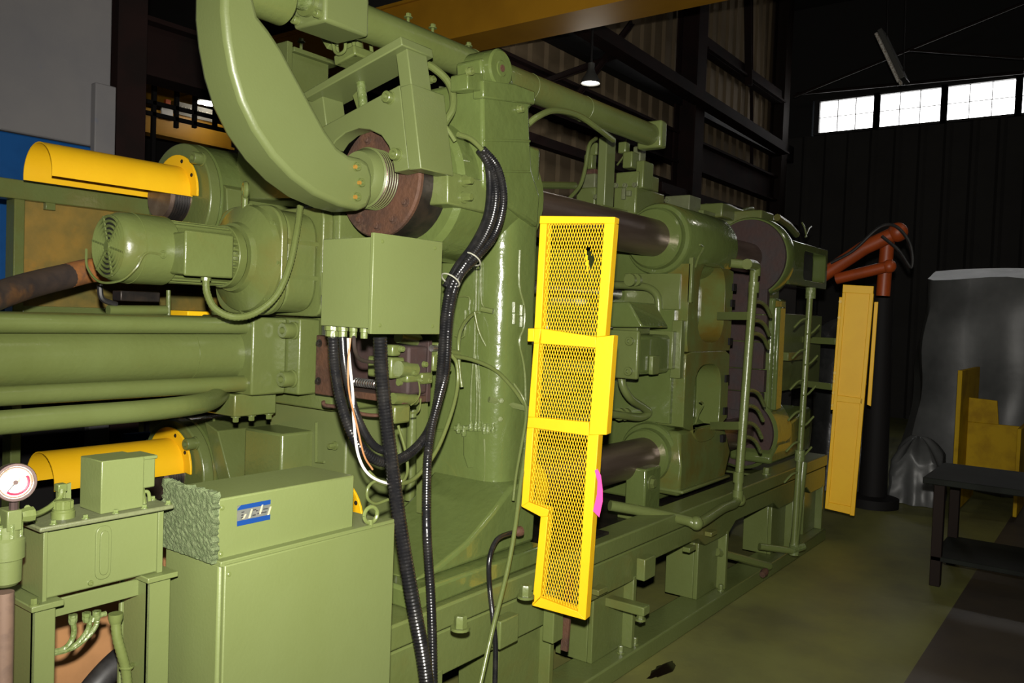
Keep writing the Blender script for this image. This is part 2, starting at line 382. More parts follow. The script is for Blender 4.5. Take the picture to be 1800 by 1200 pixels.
lp = bpy.data.lights.new('fluorescent', 'POINT'); lp.energy = 1.5; lp.color = (1,.92,.75); lp.shadow_soft_size = .1
lo = bpy.data.objects.new('fluorescent', lp); COL.objects.link(lo); lo.location = fy+V(-.1,-.1,-.12)
def high_bay(p, label, power, group=None, k=1.0):
    t = thing('high_bay_lamp', label, 'lamp', p, group); p = Vector(p)
    MB().lathe(p, (0,0,1), [(0,.2*k),(.08*k,.19*k),(.22*k,.1*k),(.3*k,.07*k),(.42*k,.07*k)], 20, cap=False).build('shade', 'lamp_metal', t)
    MB().lathe(p+V(0,0,.02), (0,0,1), [(-.02*k,.17*k),(0,.185*k),(.03*k,.15*k)], 20).build('lens', 'lamp_glow', t)
    MB().cyl(p+V(0,0,.41*k), V(p.x,p.y,ZR), .012, 6).build('cord', 'black_iron', t)
    l = bpy.data.lights.new('high_bay', 'POINT'); l.energy = power; l.color = (1,.93,.80); l.shadow_soft_size = .18
    o = bpy.data.objects.new('high_bay', l); COL.objects.link(o); o.location = p+V(0,0,-.22*k)
high_bay(Q(1038,147,Y=4.6), 'small lit bell lamp hanging before the tan wall', 6, k=.5)
for i, (x, y) in enumerate(((3.0,-1.2),(8.6,-1.5),(-2.0,-.8))):  # extra unseen lamps, added to lift the ambient light in the hall
    high_bay((x,y,6.4), ['bell lamp high over the aisle beside the machine', 'bell lamp high over the aisle towards the windows', 'bell lamp high behind the photographer'][i], 40)
# deep bay on the left: brown column and beams, crane with signs
p0 = Q(205,200,Y=4.9); p1 = Q(256,200,Y=4.9)
tag(MB().box(p0.x,p1.x,4.9,4.94,0,ZR).box(p0.x,p1.x,5.16,5.2,0,ZR).box((p0.x+p1.x)/2-.02,(p0.x+p1.x)/2+.02,4.94,5.16,0,ZR).build('steel_column','brown_steel'),
    'dark brown column right of the grey and blue panel', 'column')
a = Q(300,100,Y=5.85)
beam('roof_beam', (0,5.85,a.z), (XB,5.85,a.z), .25, .42, 'brown_steel', 'dark brown beam across the upper left behind the arm', 'beam')
Yc = 9.0
ca, cb = Q(235,190,Y=Yc), Q(395,252,Y=Yc)
zc1, zc0 = Q(300,198,Y=Yc).z, Q(300,238,Y=Yc).z
cr = thing('distant_crane', 'yellow crane beam with a grey sign and white sticker, far left behind railings', 'crane', (5.5,Yc,zc0))
MB().box(ca.x-1,cb.x+.1,Yc,Yc+.3,zc0,zc1).build('beam_body', 'crane_yellow', cr, .01)
MB().box(ca.x-1,cb.x+.1,Yc-.06,Yc,zc0-.03,zc0).build('bottom_flange', 'crane_yellow', cr)
for sx_ in (ca.x-.9, cb.x): MB().box(sx_-.1,sx_+.1,Yc+.05,Yc+.25,0,zc0).build('support_column', 'brown_steel', cr)
s0, s1 = Q(312,188,Y=Yc-.03), Q(376,212,Y=Yc-.03); zt, zb_ = Q(340,186,Y=Yc).z, Q(340,208,Y=Yc).z
sg = MB().box(s0.x,s1.x,Yc-.03,Yc,zb_,zt).build('sign', 'sign_grey', cr)
ROOTLOC[sg.name] = ROOTLOC[cr.name]
text_mesh('LUMI MIFIL', (zt-zb_)*.62, 'sign_letter', sg, V(s0.x+.04,Yc-.035,zb_+.04), (1,0,0), (0,0,1))
q = Q(295,199,Y=Yc-.03); MB().box(q.x-.07,q.x+.07,Yc-.02,Yc,q.z-.07,q.z+.07).build('sticker', 'sticker', cr)
q = Q(295,183,Y=Yc-.03); MB().box(q.x-.03,q.x+.03,Yc-.04,Yc,q.z-.03,q.z+.05).build('beacon', 'orange', cr)
rl = thing('railing', 'thin black railing in front of the distant yellow crane', 'railing', (5,8.2,3))
for v in (176,196): 
    p = Q(250,v,Y=8.2); MB().bar((2.5,8.2,p.z),(6.4,8.2,p.z), .04,.04).build('rail', 'black_iron', rl)
for u in (310,342,270,378):
    p = Q(u,200,Y=8.2); MB().bar((p.x,8.2,0 if u == 270 else Q(u,225,Y=8.2).z),(p.x,8.2,Q(u,150,Y=8.2).z), .04,.04).build('post', 'black_iron', rl)
# grey and blue enclosure panel
Yp = 4.45
x1 = Q(196,100,Y=Yp).x; zb1 = Q(100,246,Y=Yp).z; xe = Q(158,250,Y=Yp).x
en = thing('machine_enclosure', 'tall grey and blue painted enclosure at the far left', 'enclosure', (0,Yp,0))
MB().box(-2.5,x1,Yp,Yp+1.2,zb1,3.9).build('upper_panel', 'grey_panel', en, .008)
MB().box(-2.5,x1-.02,Yp+.004,Yp+1.2,1.36,zb1-.004).build('lower_panel', 'blue_paint', en, .008)
MB().box(-2.5,x1-.05,Yp+.05,Yp+1.2,0,1.352).build('base_panel', 'black_iron', en, .008)
MB().box(Q(222,780,Y=Yp).x,Q(268,780,Y=Yp).x,Yp+.02,Yp+.05,.5,Q(240,762,Y=Yp).z).build('base_door', 'blue_paint', en, .004)
MB().box(xe,x1+.005,Yp-.05,Yp+.0,.6,Q(175,150,Y=Yp).z).build('corner_cover', 'grey_panel', en, .006)
# ================================================================== machine base
YN, YF, ZU, ZL, TR = 2.15, 3.40, 2.055, .83, .104      # tie bar centres and radius
BX0, BX1, RZ = 1.62, 6.36, .64
BY = 1.745
base = thing('press_bed', 'long green welded steel bed under the platens with posts and sills', 'machine bed', (BX0,BY,0))
def web(y, t, name='rail_web'):
    pts = [(BX0,.40),(BX0,.55),(BX1,.55),(BX1,.40)]
    low = []
    for a, b in ((3.42,4.18),(4.50,5.35),(5.64,6.02)):      # arched openings between the posts
        low += [(a,.40),(a+.10,.455),(b-.10,.455),(b,.40)]
    for p in reversed(low): pts.append((p[0],p[1]))
    return MB().prism([(x,y,z) for x, z in pts], (0,t,0)).build(name, 'green', base, .006)
web(BY+.012, .10); web(3.72, .10)
for y0, y1 in ((BY,1.885),(3.6,3.83)):
    MB().box(BX0,BX1,y0,y1,.56,RZ).build('rail_top', 'green', base, .008)
    MB().box(BX0,BX1,y0-.015,y1+.02,0,.085).build('sill', 'green', base, .008)
for i, x in enumerate((1.75,2.42,3.10,4.20,5.36,6.04)):
    for y in (BY+.01,3.56):
        MB().box(x,x+.30,y+.05,y+.075,.085,.42).box(x+.27,x+.30,y,y+.24,.085,.42).box(x,x+.03,y+.075,y+.24,.085,.42).build('post', 'green', base, .004)
for x in (2.0,3.3,4.6,6.1): MB().box(x,x+.22,2.0,3.55,.18,.46).build('cross_member', 'green', base, .006)
MB().box(2.72,5.6,1.89,3.5,.50,.54).build('slide_plate', 'dark_steel', base, .004)
MB().box(2.72,3.2,1.80,1.87,RZ,RZ+.012).build('wear_strip', 'dark_steel', base)
for u, v in ((890,1108),(1138,997)):
    p = Q(u,v,Y=BY-.03); MB().box(p.x-.055,p.x+.055,BY-.045,BY,p.z-.05,p.z+.05).build('stop_pad', 'green', base, .005)
bolts(base, 'green', [Q(809,1106,Z=RZ+.0), Q(924,1050,Z=RZ), V(5.2,1.80,RZ)], (0,0,1), .020, .04)
bolts(base, 'green', [V(x+.15,BY-.005+.03,.085) for x in (3.15,3.28,4.3)], (0,0,1), .014, .03)
for u, v in ((1052,1035),(1210,962),(1248,935)):
    p = Q(u,v,Y=BY); MB().box(p.x-.05,p.x+.03,BY-.03,BY+.01,p.z-.012,p.z+.012).build('clip', 'green', base, .003)
jb = Q(1150,1075,Y=BY-.16)
MB().box(jb.x-.04,jb.x+.02,BY-.13,BY+.1,jb.z-.02,jb.z+.02).build('jack_arm', 'green', base, .005)
bolts(base, 'green', [V(jb.x-.01,BY-.10,jb.z-.05)], (0,0,1), .016, .05)
MB().cyl((jb.x-.01,BY-.10,jb.z-.06),(jb.x-.01,BY-.10,jb.z), .010, 10).build('jack_screw', 'dark_steel', base)
pc = Q(985,1115,Y=BY-.06)
MB().box(pc.x-.035,pc.x+.035,BY-.05,BY,pc.z-.03,.56).build('strap_plate', 'green', base, .004)
MB().bar((pc.x+.07,BY-.05,.60),(pc.x+.05,BY-.05,.30), .03,.012).build('hanger_rod', 'rust', base)
# ================================================================== fixed platen
XF, XE = 2.50, 2.715
fp = thing('fixed_platen', 'big green cast platen of the press nearest the camera, behind the terminal box', 'platen', (XF,1.9,RZ))
plan = rpoly([(XF,1.90),(XE,1.90),(XE,3.72),(XF,3.72)], [.17,.03,.1,.17], 8)
mb = MB().prism([(p.x,p.y,.66) for p in plan], (0,0,1.60))
mb.build('body', 'green_cast', fp, .012)
def boss(y, z, x0, x1, r, name='tie_bar_boss'):
    return MB().lathe((x0,y,z), (1,0,0), [(0,.145),(0,r-.02),(.02,r),(x1-x0-.02,r),(x1-x0,r-.02)], 48).build(name, 'green_cast', fp)
boss(YN, ZU, 2.215, 2.74, .262); boss(YN, ZL, 2.60, 2.74, .20)
boss(YF, ZU, 2.10, 2.72, .25); boss(YF, ZL, 2.10, 2.72, .25)
for z in (ZU, ZL):
    MB().lathe((2.06,YF,z), (1,0,0), [(0,.245),(.05,.25),(.05,.2)], 48).build('flange_disc', 'green', fp, .006)
    s = [(3.22,z+.16),(3.60,z+.1),(3.25,z-.16)]
    bolts(fp, 'green', [V(2.06,y,zz) for y, zz in s], (-1,0,0), .026, .05, True)
MB().prism([Q(u,v,X=2.22) for u, v in ((418,262),(470,258),(545,266),(560,300),(540,352),(430,352),(408,330))], (.28,0,0)).build('web_plate', 'green', fp, .01)
MB().prism([(2.12,3.16,ZU+.06),(2.12,3.16,ZU-.24),(2.12,3.1,ZU-.24),(2.12,3.13,ZU+.04)], (.38,0,0)).build('rib', 'green', fp, .005)
MB().prism([(2.10,3.22,ZL+.25),(2.10,3.12,ZL+.22),(2.10,2.92,ZL-.18),(2.10,3.02,ZL-.18)], (.40,0,0)).build('rib', 'green', fp, .005)
# foot
MB().prism([(1.92,1.77,RZ+.001),(2.62,1.77,RZ+.001),(2.66,1.77,RZ+.07),(1.92,1.77,RZ+.07)], (0,1.99,0)).build('foot', 'green_cast', fp, .012)
MB().prism([(x,1.83,RZ+z) for x, z in ((1.98,.07),(2.66,.07),(2.67,.31),(2.50,.31),(2.40,.24),(2.25,.15),(2.1,.10))], (0,.4,0)).build('foot_web', 'green_cast', fp, .03, seg=3)
# lug with eye at the top
YL = 1.875
lug = [(848,140),(905,147),(940,160),(940,183),(931,192),(933,246),(936,300),(950,345),(946,400),(850,330)]
lgp = MB().prism([Q(u,v,Y=YL) for u, v in lug], (0,.36,0)); lgp = lgp.build('lug', 'green_cast', fp, .012)
for v_ in (246,300): MB().prism([Q(u,v_+dv,Y=YL-.004) for u, dv in ((852,-3),(933,0),(933,4),(852,2))], (0,.02,0)).build('cast_ridge', 'green_cast', lgp, .002)
MB().prism([Q(u,v,Y=YL-.012) for u, v in ((849,140),(905,147),(941,160),(941,184),(850,172))], (0,.05,0)).build('lug_cap', 'green_cast', lgp, .006)
ear = [(822,128),(850,128),(850,160),(822,157)]
MB().prism([Q(u,v,Y=YL) for u, v in ear], (0,.08,0)).build('lug_ear', 'green_cast', fp, .005)
c = Q(883,120,Y=YL-.012); e0 = Q(858,105,Y=YL+.05)
MB().prism([Q(u,v,Y=YL+.02) for u, v in ((845,103),(880,95),(905,148),(848,142))], (0,.12,0)).build('clevis_block', 'green_cast', fp, .01)
eye_ = MB().lathe(c, (0,1,0), [(0,.012),(0,.026),(.003,.030),(.003,.062),(.01,.070),(.13,.070)], 32).build('trunnion_eye', 'green_cast', fp)
MB().cyl(c+V(0,-.002,0), c+V(0,.003,0), .013, 14).build('pivot_pin', 'rust', eye_)
bolts(fp, 'green', [Q(823,126,Y=YL), Q(757,140,Y=2.2), Q(912,192,Y=YL-.002)], (0,-1,0), .014, .02, True)
# flat cover left of the lug and its dusty wedge
MB().prism([Q(u,v,X=2.45) for u, v in ((770,150),(838,165),(848,255),(770,215))], (.1,0,0)).build('wedge_block', 'green_dusty', fp, .006)
pp = Q(822,337,Y=1.885)
spd = MB().prism([Q(u,v,Y=1.885) for u, v in ((787,300),(856,318),(856,375),(787,358))], (0,.10,0)); spd = spd.build('side_pad', 'green', fp, .006)
bolts(spd, 'green', [Q(815,318,Y=1.885), Q(814,347,Y=1.885)], (0,-1,0), .014, .035)
# surface plates, slots and panel seams on the near column
XS = XF-.004
def onf(u, v, lift=.012):                          # point on the platen's visible skin
    p = Q(u,v,X=XF-lift)
    if p.y >= 2.07: return p
    q = Q(u,v,Y=1.90-lift)
    if q.x >= 2.67: return Q(u,v,Y=1.90-lift)
    # rounded corner: walk the plan outline
    ru = MW @ Vector(((u-CX)/F,(v-CY)/F,1)); 
    a = math.atan2(ru.y, ru.x)
    t0, t1 = 0., 1.
    f = lambda t: Vector((XF,2.07))*(1-t)**2+Vector((XF,1.90))*2*t*(1-t)+Vector((2.67,1.90))*t*t
    for _ in range(24):
        tm = (t0+t1)/2; b = f(tm)
        if math.atan2(b.y, b.x) > a: t0 = tm
        else: t1 = tm
    b = f(t0); k = (b.length)/Vector((ru.x,ru.y)).length
    p = CAM+ru*k; n = Vector((-1,-1,0)).normalized(); return p+n*lift
def skin_plate(px, name, m='green', lift=.012, th=.02, bev=.003):
    pts = [onf(u,v,lift) for u, v in px]; return MB().prism(pts, V(.6,.8,0)*th).build(name, m, fp, bev)
skin_plate([(757,880),(812,876),(822,882),(823,925),(818,965),(790,985),(757,990)], 'cover_plate')
skin_plate([(815,755),(838,755),(838,800),(832,822),(822,822),(815,800)], 'slot_cover', 'green_cast', .006)
skin_plate([(848,460),(855,460),(855,510),(848,512)], 'slot_cover', 'green_cast', .006)
skin_plate([(742,755),(820,752),(822,756),(742,760)], 'seam_strip', 'green_cast', .004)
for u, r in ((716,.030),(736,.022)):               # round vertical conduits at the platen's left
    p0, p1 = Q(u,585,X=2.46), Q(u+4,880,X=2.46)
    MB().cyl(V(2.44,p0.y,p1.z), V(2.44,p0.y,p0.z), r, 16).build('vertical_conduit', 'green', fp)
# lubrication lines
def line(px, r=.0045, lift=.012, name='lubrication_line', m='green', sm=3):
    return MB().tube([onf(u,v,lift) for u, v in px], r, 6, smooth=sm).build(name, m, fp)
line([(838,400),(837,480),(835,560),(833,640)])
line([(845,420),(845,520),(850,540)])
line([(833,620),(828,680),(827,745)]); line([(835,625),(838,690),(836,745)]); line([(834,622),(842,690),(842,745)])
line([(913,440),(912,500),(921,540),(920,575),(912,600),(920,640),(923,690),(922,800)], .006)
line([(880,690),(872,665),(878,560),(890,553),(915,553)], .005)
line([(862,545),(915,547)], .005)
line([(800,522),(824,522),(824,545)], .004)
line([(851,770),(853,830),(846,860),(845,875),(852,910),(850,940),(820,975),(780,1010),(760,1030)], .006)
line([(857,770),(860,830),(850,860)], .004)
line([(757,870),(766,900),(776,912),(815,910)], .004)
line([(800,590),(816,590),(818,545)], .005)
line([(858,700),(930,718)], .012, .03, 'clamp_bar', 'green_flat')
for u, v in ((827,747),(836,747),(842,747),(851,752),(857,752),(815,756),(866,750),(806,752)):
    p = onf(u,v,.02); MB().lathe(p+V(0,0,-.02), (0,0,1), [(0,.008),(.012,.011),(.02,.008),(.04,.006)], 8).build('fitting', 'green_drip', fp)
pts = [onf(u,v,.02) for u, v in ((800,752),(870,752))]; MB().tube(pts, .011, 8, smooth=0).build('manifold_block', 'green_drip', fp)
for u, v in ((915,545),(915,565),(902,540),(902,560)):
    p = onf(u,v,.018); MB().lathe(p, (0,0,1), [(-.02,.01),(.02,.01)], 6).build('fitting', 'green', fp)
MB().tube([onf(845,543,.03),onf(865,547,.03)], .011, 8, smooth=0).build('fitting', 'green', fp)
bolts(fp, 'green', [onf(825,948,.012), onf(880,703,.012), onf(878,735,.012)], V(-.7,-.7,0), .012, .012)
bolts(fp, 'green', [onf(891,905,.035)], V(0,0,1), .016, .04)
MB().bar(onf(868,915,.03), onf(905,920,.03), .05, .012).build('hook_tab', 'green', fp, .003)
# mounting block that carries the drive and the injection cylinder
MB().box(2.14,2.52,2.44,3.0,1.20,1.58).build('injection_mount', 'green', fp, .01)
MB().box(2.08,2.51,2.36,3.02,1.58,1.98).build('drive_mount', 'green', fp, .008)
MB().box(2.20,2.51,2.42,2.9,.66,1.20).build('lower_apron', 'green_flat', fp, .01)
MB().box(2.05,2.3,2.62,2.86,.66,1.10).build('lower_column', 'green', fp, .01)
for pxs in (((556,742),(556,812),(570,812)), ((376,735),(376,762),(386,762))):
    MB().tube([Q(u,v,X=2.18) for u, v in pxs], .006, 6, smooth=0).build('handle_rail', 'green', fp)
bolts(fp, 'green', [Q(589,783,X=2.19)], (-1,0,0), .012, .03)
# ================================================================== tie bars
def tie_bar(y, z, label, x0, x1):
    t = thing('tie_bar', label, 'tie bar', (x0,y,z), 'tie bars joining the platens')
    MB().lathe((x0,y,z), (1,0,0), [(0,TR-.012),(.012,TR),(x1-x0-.012,TR),(x1-x0,TR-.012)], 40).build('bar', 'tie_steel', t)
    return t
tb = tie_bar(YN, ZU, 'upper dark steel tie bar running behind the top of the yellow mesh guard', 2.0, 6.3)
MB().lathe((2.068,YN,ZU), (1,0,0), [(0,.105),(0,.194),(.008,.20),(.02,.20)], 44).build('nut_face', 'rust', tb)
ntp = MB().lathe((2.088,YN,ZU), (1,0,0), [(0,.12),(0,.20),(.126,.20),(.126,.12)], 44); ntp = ntp.build('nut', 'dark_steel', tb)
MB().lathe((2.742,YN,ZU), (1,0,0), [(0,.105),(0,.135),(.03,.135),(.03,.105)], 40).build('wiper_ring', 'bright_steel', tb)
bolts(ntp, 'rust', [V(2.068, YN+.16*math.cos(a), ZU+.16*math.sin(a)) for a in (-2.6,-2.1,-1.6,-1.0,1.2,2.2)], (-1,0,0), .012, .012)
tb2 = tie_bar(YN, ZL, 'lower dark steel tie bar behind the pink tag on the mesh guard', 2.52, 6.3)
MB().lathe((2.742,YN,ZL), (1,0,0), [(0,.105),(0,.135),(.03,.135),(.03,.105)], 40).build('wiper_ring', 'bright_steel', tb2)
for z, l in ((ZU,'far upper tie bar whose dark threaded end shows under the yellow half tube'),(ZL,'far lower tie bar ending under the lower yellow half tube')):
    t3 = tie_bar(YF, z, l, 1.97, 6.3)
    MB().lathe((1.985,YF,z), (1,0,0), sum([[(k*.012,.106),(k*.012+.006,.112)] for k in range(6)], []), 36).build('thread', 'dark_steel', t3)
# yellow half tube guards over the tie bar ends
def half_ring(c, r0, r1, vec, a0=0, a1=180, n=20):
    o = arc(c, r1, a0, a1, n, 'yz'); i_ = arc(c, r0, a0, a1, n, 'yz'); vec = Vector(vec); m = MB(); k = n+1
    fs = []
    for j in range(n): fs += [(j,j+1,k+j+1,k+j),(2*k+j,3*k+j,3*k+j+1,2*k+j+1),(j,2*k+j,2*k+j+1,j+1),(k+j,k+j+1,3*k+j+1,3*k+j)]
    fs += [(0,k,3*k,2*k),(n,2*k+n,3*k+n,k+n)]
    return m.add(o+i_+[p+vec for p in o]+[p+vec for p in i_], fs)
def tube_guard(y, z, x0, x1, label, r=.122):
    t = thing('tie_bar_guard', label, 'guard', (x0,y,z), 'yellow half tube guards')
    half_ring((x0,y,z), r-.004, r, (x1-x0,0,0), -8, 188).build('half_tube', 'yellow', t)
    half_ring((x1-.012,y,z), r-.004, r+.05, (.010,0,0), -6, 186).build('flange', 'yellow', t, .002)
    bolts(t, 'dark_steel', [V(x1-.012,y+.148*math.cos(math.radians(a)),z+.148*math.sin(math.radians(a))) for a in (110,150)], (-1,0,0), .006, .004)
tube_guard(YF, ZU+.02, 1.47, 2.055, 'yellow half tube guard over the far upper tie bar end, above the electric motor')
tube_guard(YF, ZL+.04, 1.50, 2.055, 'yellow half tube guard low down behind the green lubrication tank')
tube_guard(2.47, ZL-.05, 2.02, 2.20, 'yellow half tube guard peeking out beside the eye bolt of the cabinet', .115)
t = thing('tie_bar_guard', 'yellow half tube guard seen through the lower part of the mesh guard', 'guard', (2.80,YN,ZL))
half_ring((2.775,YN,ZL), .118, .123, (.27,0,0), 70, 250).build('half_tube', 'yellow', t)
half_ring((2.775,YN,ZL), .118, .16, (.012,0,0), 70, 250).build('flange', 'yellow', t, .002)
# ================================================================== tie bar puller: arm, cylinder, bracket
YA = 2.075
ar = thing('tie_bar_puller', 'huge curved green steel arm sweeping from the cylinder rod down to the tie bar', 'arm', (1.98,YN,ZU))
out = [(450,-60),(394,-60),(393,20),(398,70),(408,125),(424,178),(448,228),(480,275),(515,312),(555,342),(600,362),(632,370),(648,365),
       (656,345),(657,310),(650,285),(636,277),(614,272),(594,257),(574,228),(548,180),(520,128),(497,85),(475,52),(456,28),(449,0)]
MB().prism([Q(u,v,Y=YA) for u, v in out], (0,.15,0)).build('arm_plate', 'green_flat', ar, .018, seg=3)
MB().lathe((1.965,YN,ZU), (1,0,0), [(0,.06),(0,.085),(.03,.100)]+sum([[(.035+k*.011,.100),(.040+k*.011,.106),(.044+k*.011,.100)] for k in range(7)], []), 40).build('threaded_collar', 'green_flat', ar)
bolts(ar, 'green', [Q(626,293,Y=YA), Q(633,321,Y=YA), Q(626,346,Y=YA)], (0,-1,0), .014, .012, True)
for p in (Q(626,293,Y=YA-.012), Q(633,321,Y=YA-.012), Q(626,346,Y=YA-.012)):
    MB().cyl(p+V(0,.008,0), p+V(0,-.0005,0), .007, 6).build('bolt_socket', 'brass', ar)
kc = Q(468,-8,Y=YN)
MB().lathe((kc.x-.10,YN,kc.z), (1,0,0), [(0,.060),(.01,.072),(.16,.072),(.17,.062)], 32).build('rod_knuckle', 'green', ar)
MB().cyl((kc.x-.108,YN,kc.z),(kc.x-.098,YN,kc.z), .055, 24).build('knuckle_nut', 'rust', ar)
# cylinder
A0, A1 = V(1.50,YN,2.572), V(4.20,YN,2.612)
def ax(x): return A0+(A1-A0)*((x-A0.x)/(A1.x-A0.x))
dx_ = (A1-A0).normalized(); up_ = V(0,1,0).cross(dx_)*-1; up_ = dx_.cross(V(0,1,0)); 
cy = thing('pull_cylinder', 'long green hydraulic cylinder lying along the top of the press', 'hydraulic cylinder', ax(1.74))
MB().cyl(ax(kc.x+.06), ax(1.78), .034, 20).build('rod', 'green_drip', cy)
MB().obox(ax(1.835), dx_, V(0,1,0), up_, .095, .078, .075).build('gland_head', 'green_flat', cy, .012, seg=3)
MB().lathe(ax(1.725), dx_, [(0,.045),(0,.05),(.02,.05)], 24).build('gland_ring', 'green', cy)
MB().cyl(ax(1.92), ax(4.10), .060, 32).build('barrel', 'green', cy)
MB().obox(ax(4.12), dx_, V(0,1,0), up_, .035, .074, .074).build('end_cap', 'green', cy, .012)
bolts(cy, 'green', [ax(1.74)+V(0,sy*.055,sz*.052) for sy in (-1,1) for sz in (-1,1)], (-1,0,0), .014, .02, True)
for x in (2.55,2.95,3.4): MB().torus(ax(x), dx_, .0605, .0012, 28, 6).build('tie_wire', 'green_flat', cy)
for pr in (((700,35),(775,78)),):
    a, b = Q(690,40,Y=2.24), Q(774,76,Y=2.24)
    MB().bar(a, b, .05, .016).build('clamp_strip', 'green', cy, .003)
for u, v in ((717,48),(760,66),(823,97)):
    p = Q(u,v,Y=2.22); MB().bolt(p+V(0,0,-.02), (0,0,1), .008, .012).cyl(p+V(0,0,-.03), p+V(0,0,.04), .006, 8).bolt(p+V(0,0,.035), (0,0,1), .011, .015).build('stud', 'green', cy)
for u in (628,636,644):
    p = Q(u,18,Y=2.24); MB().cyl(p+V(0,0,-.03), p+V(0,0,.03), .007, 8).build('stud', 'green', cy)
# yoke bracket, turned about the tie bar axis
th = math.radians(12.5); e1 = V(0,math.cos(th),-math.sin(th)); e2 = V(0,math.sin(th),math.cos(th)); OX = V(0,YN,ZU)
XK = 2.03
def loc(u, v, x=XK): q = Q(u,v,X=x)-V(x,YN,ZU); return q.dot(e1), q.dot(e2)
def bk(a, b, x): return V(x,YN,ZU)+e1*a+e2*b
yk = thing('yoke_bracket', 'green square yoke bracket with a round cutout bolted around the tie bar nut', 'bracket', V(XK,YN,ZU))
XK = 2.0
def kpoly(px, x, dep, name, bev=.004): return MB().prism([Q(u,v,X=x) for u, v in px], (dep,0,0)).build(name, 'green_flat', yk, bev)
kpoly([(556,228),(702,149),(719,297),(693,303),(689,277),(683,257),(670,238),(650,228),(630,225),(607,233),(590,247),(580,262)], XK, .065, 'yoke_plate')
kpoly([(694,86),(714,76),(724,155),(704,162)], XK+.002, .10, 'post')
kpoly([(703,152),(723,146),(740,296),(718,299)], XK-.004, .165, 'side_block')
kpoly([(528,180),(566,160),(574,222),(538,240)], XK+.01, .10, 'post')
kpoly([(704,63),(707,79),(534,175),(524,168)], XK-.03, .155, 'crossbar')
bolts(yk, 'green', [Q(686,172,X=XK), Q(699,272,X=XK)], (-1,0,0), .020, .024, True)
MB().cyl(Q(632,125,X=XK+.05), Q(640,200,X=XK+.05), .017, 14).build('lock_rod', 'green_drip', yk)
MB().prism([Q(u,v,X=XK+.04) for u, v in ((620,168),(628,160),(634,190),(628,192))], (.02,0,0)).build('gusset', 'green', yk)
lc = thing('lock_cylinder', 'small upright green cylinder with tie rods on the yoke crossbar', 'hydraulic cylinder', Q(626,112,X=XK+.06))
cb = Q(626,112,X=XK+.06)
MB().obox(cb+e2*.018, V(1,0,0), e1, e2, .055, .055, .018).build('lower_cap', 'green', lc, .006)
MB().obox(cb+e2*.29, V(1,0,0), e1, e2, .050, .050, .02).build('upper_cap', 'green', lc, .006)
MB().cyl(cb+e2*.03, cb+e2*.28, .034, 20).build('barrel', 'green', lc)
for sx in (-1,1):
    for sy in (-1,1): MB().cyl(cb+V(1,0,0)*sx*.043+e1*sy*.043, cb+V(1,0,0)*sx*.043+e1*sy*.043+e2*.325, .007, 8).build('tie_rod', 'green', lc)
MB().tube([Q(u,v,X=1.98) for u, v in ((585,55),(587,85),(595,95),(606,88),(606,72),(596,66),(592,80))], .006, 8).build('loop_line', 'green', lc)
MB().prism([Q(u,v,X=2.0) for u, v in ((560,62),(584,72),(574,86))], (.03,0,0)).build('plug_fitting', 'green', lc, .003)
# box on the platen's top, beyond the arm
pb = thing('top_bracket_box', 'green open sided box with a bolt on the platen top, right behind the arm', 'box', (2.4,3.0,2.26))
q0, q1 = Q(490,100,X=2.45), Q(520,150,X=2.45)
yb0, yb1 = Q(520,120,X=2.45).y, Q(488,120,X=2.45).y
zt = Q(500,82,X=2.45).z
MB().box(2.40,2.43,yb0,yb1,2.26,zt).build('end_plate', 'green', pb, .003)
MB().box(2.43,2.66,yb0+.02,yb1,2.26,zt-.03).build('box_body', 'green', pb, .004)
MB().box(2.43,2.70,yb0-.01,yb1+.02,zt-.04,zt-.02).build('lid', 'green', pb, .002)
p = V(2.5,yb0+.03,zt-.02); MB().cyl(p, p+V(0,0,.05), .007, 8).bolt(p+V(0,0,.045), (0,0,1), .012, .016).build('bolt', 'green', pb)
# ================================================================== injection cylinder
ic = thing('injection_cylinder', 'fat green hydraulic cylinder with two tie rods running to the left edge', 'hydraulic cylinder', (1.9,2.6,1.41))
IY, IZ = 2.74, 1.412
MB().cyl((-.6,IY,IZ), (1.9,IY,IZ), .098, 40).build('barrel', 'green', ic)
MB().cyl((1.70,IY,IZ), (1.9,IY,IZ), .1005, 40).build('barrel_end', 'green', ic)
for z in (IZ+.108, IZ-.108):
    MB().cyl((-.6,2.645,z), (1.9,2.645,z), .030, 24).build('tie_rod', 'green', ic)
    MB().cyl((-.6,2.86,z), (1.9,2.86,z), .030, 20).build('tie_rod', 'green', ic)
MB().box(1.885,2.04,2.595,2.93,IZ-.15,IZ+.142).build('end_block', 'green', ic, .008)
MB().box(2.04,2.14,2.52,2.98,IZ-.15,IZ+.142).build('end_flange', 'green', ic, .008)
bolts(ic, 'green', [V(2.04,2.555,IZ+.095), V(2.04,2.555,IZ-.09)], (-1,0,0), .030, .055, True)
bolts(ic, 'green', [V(1.885,2.66,IZ+.1)], (-1,0,0), .022, .004)
vb = [1.80,2.02,2.66,2.9]
MB().box(1.86,2.05,2.66,2.86,IZ-.235,IZ-.15).build('port_block', 'green', ic, .006)
bolts(ic, 'green', [V(x,y,IZ-.235) for x, y in ((1.88,2.68),(1.95,2.68),(2.03,2.68))], (0,0,-1), .012, .02)
hp = thing('hydraulic_pipe', 'thick green hydraulic pipe under the injection cylinder, bending away at its end', 'pipe', (1.5,2.5,1.2))
MB().tube([V(-.6,2.42,Q(-120,752,Y=2.42).z), Q(-120,752,Y=2.42), Q(100,734,Y=2.42), Q(250,722,Y=2.42), Q(335,712,Y=2.45), Q(370,704,Y=2.55), Q(388,692,Y=2.72)], .0335, 24).build('pipe_bend', 'green', hp)
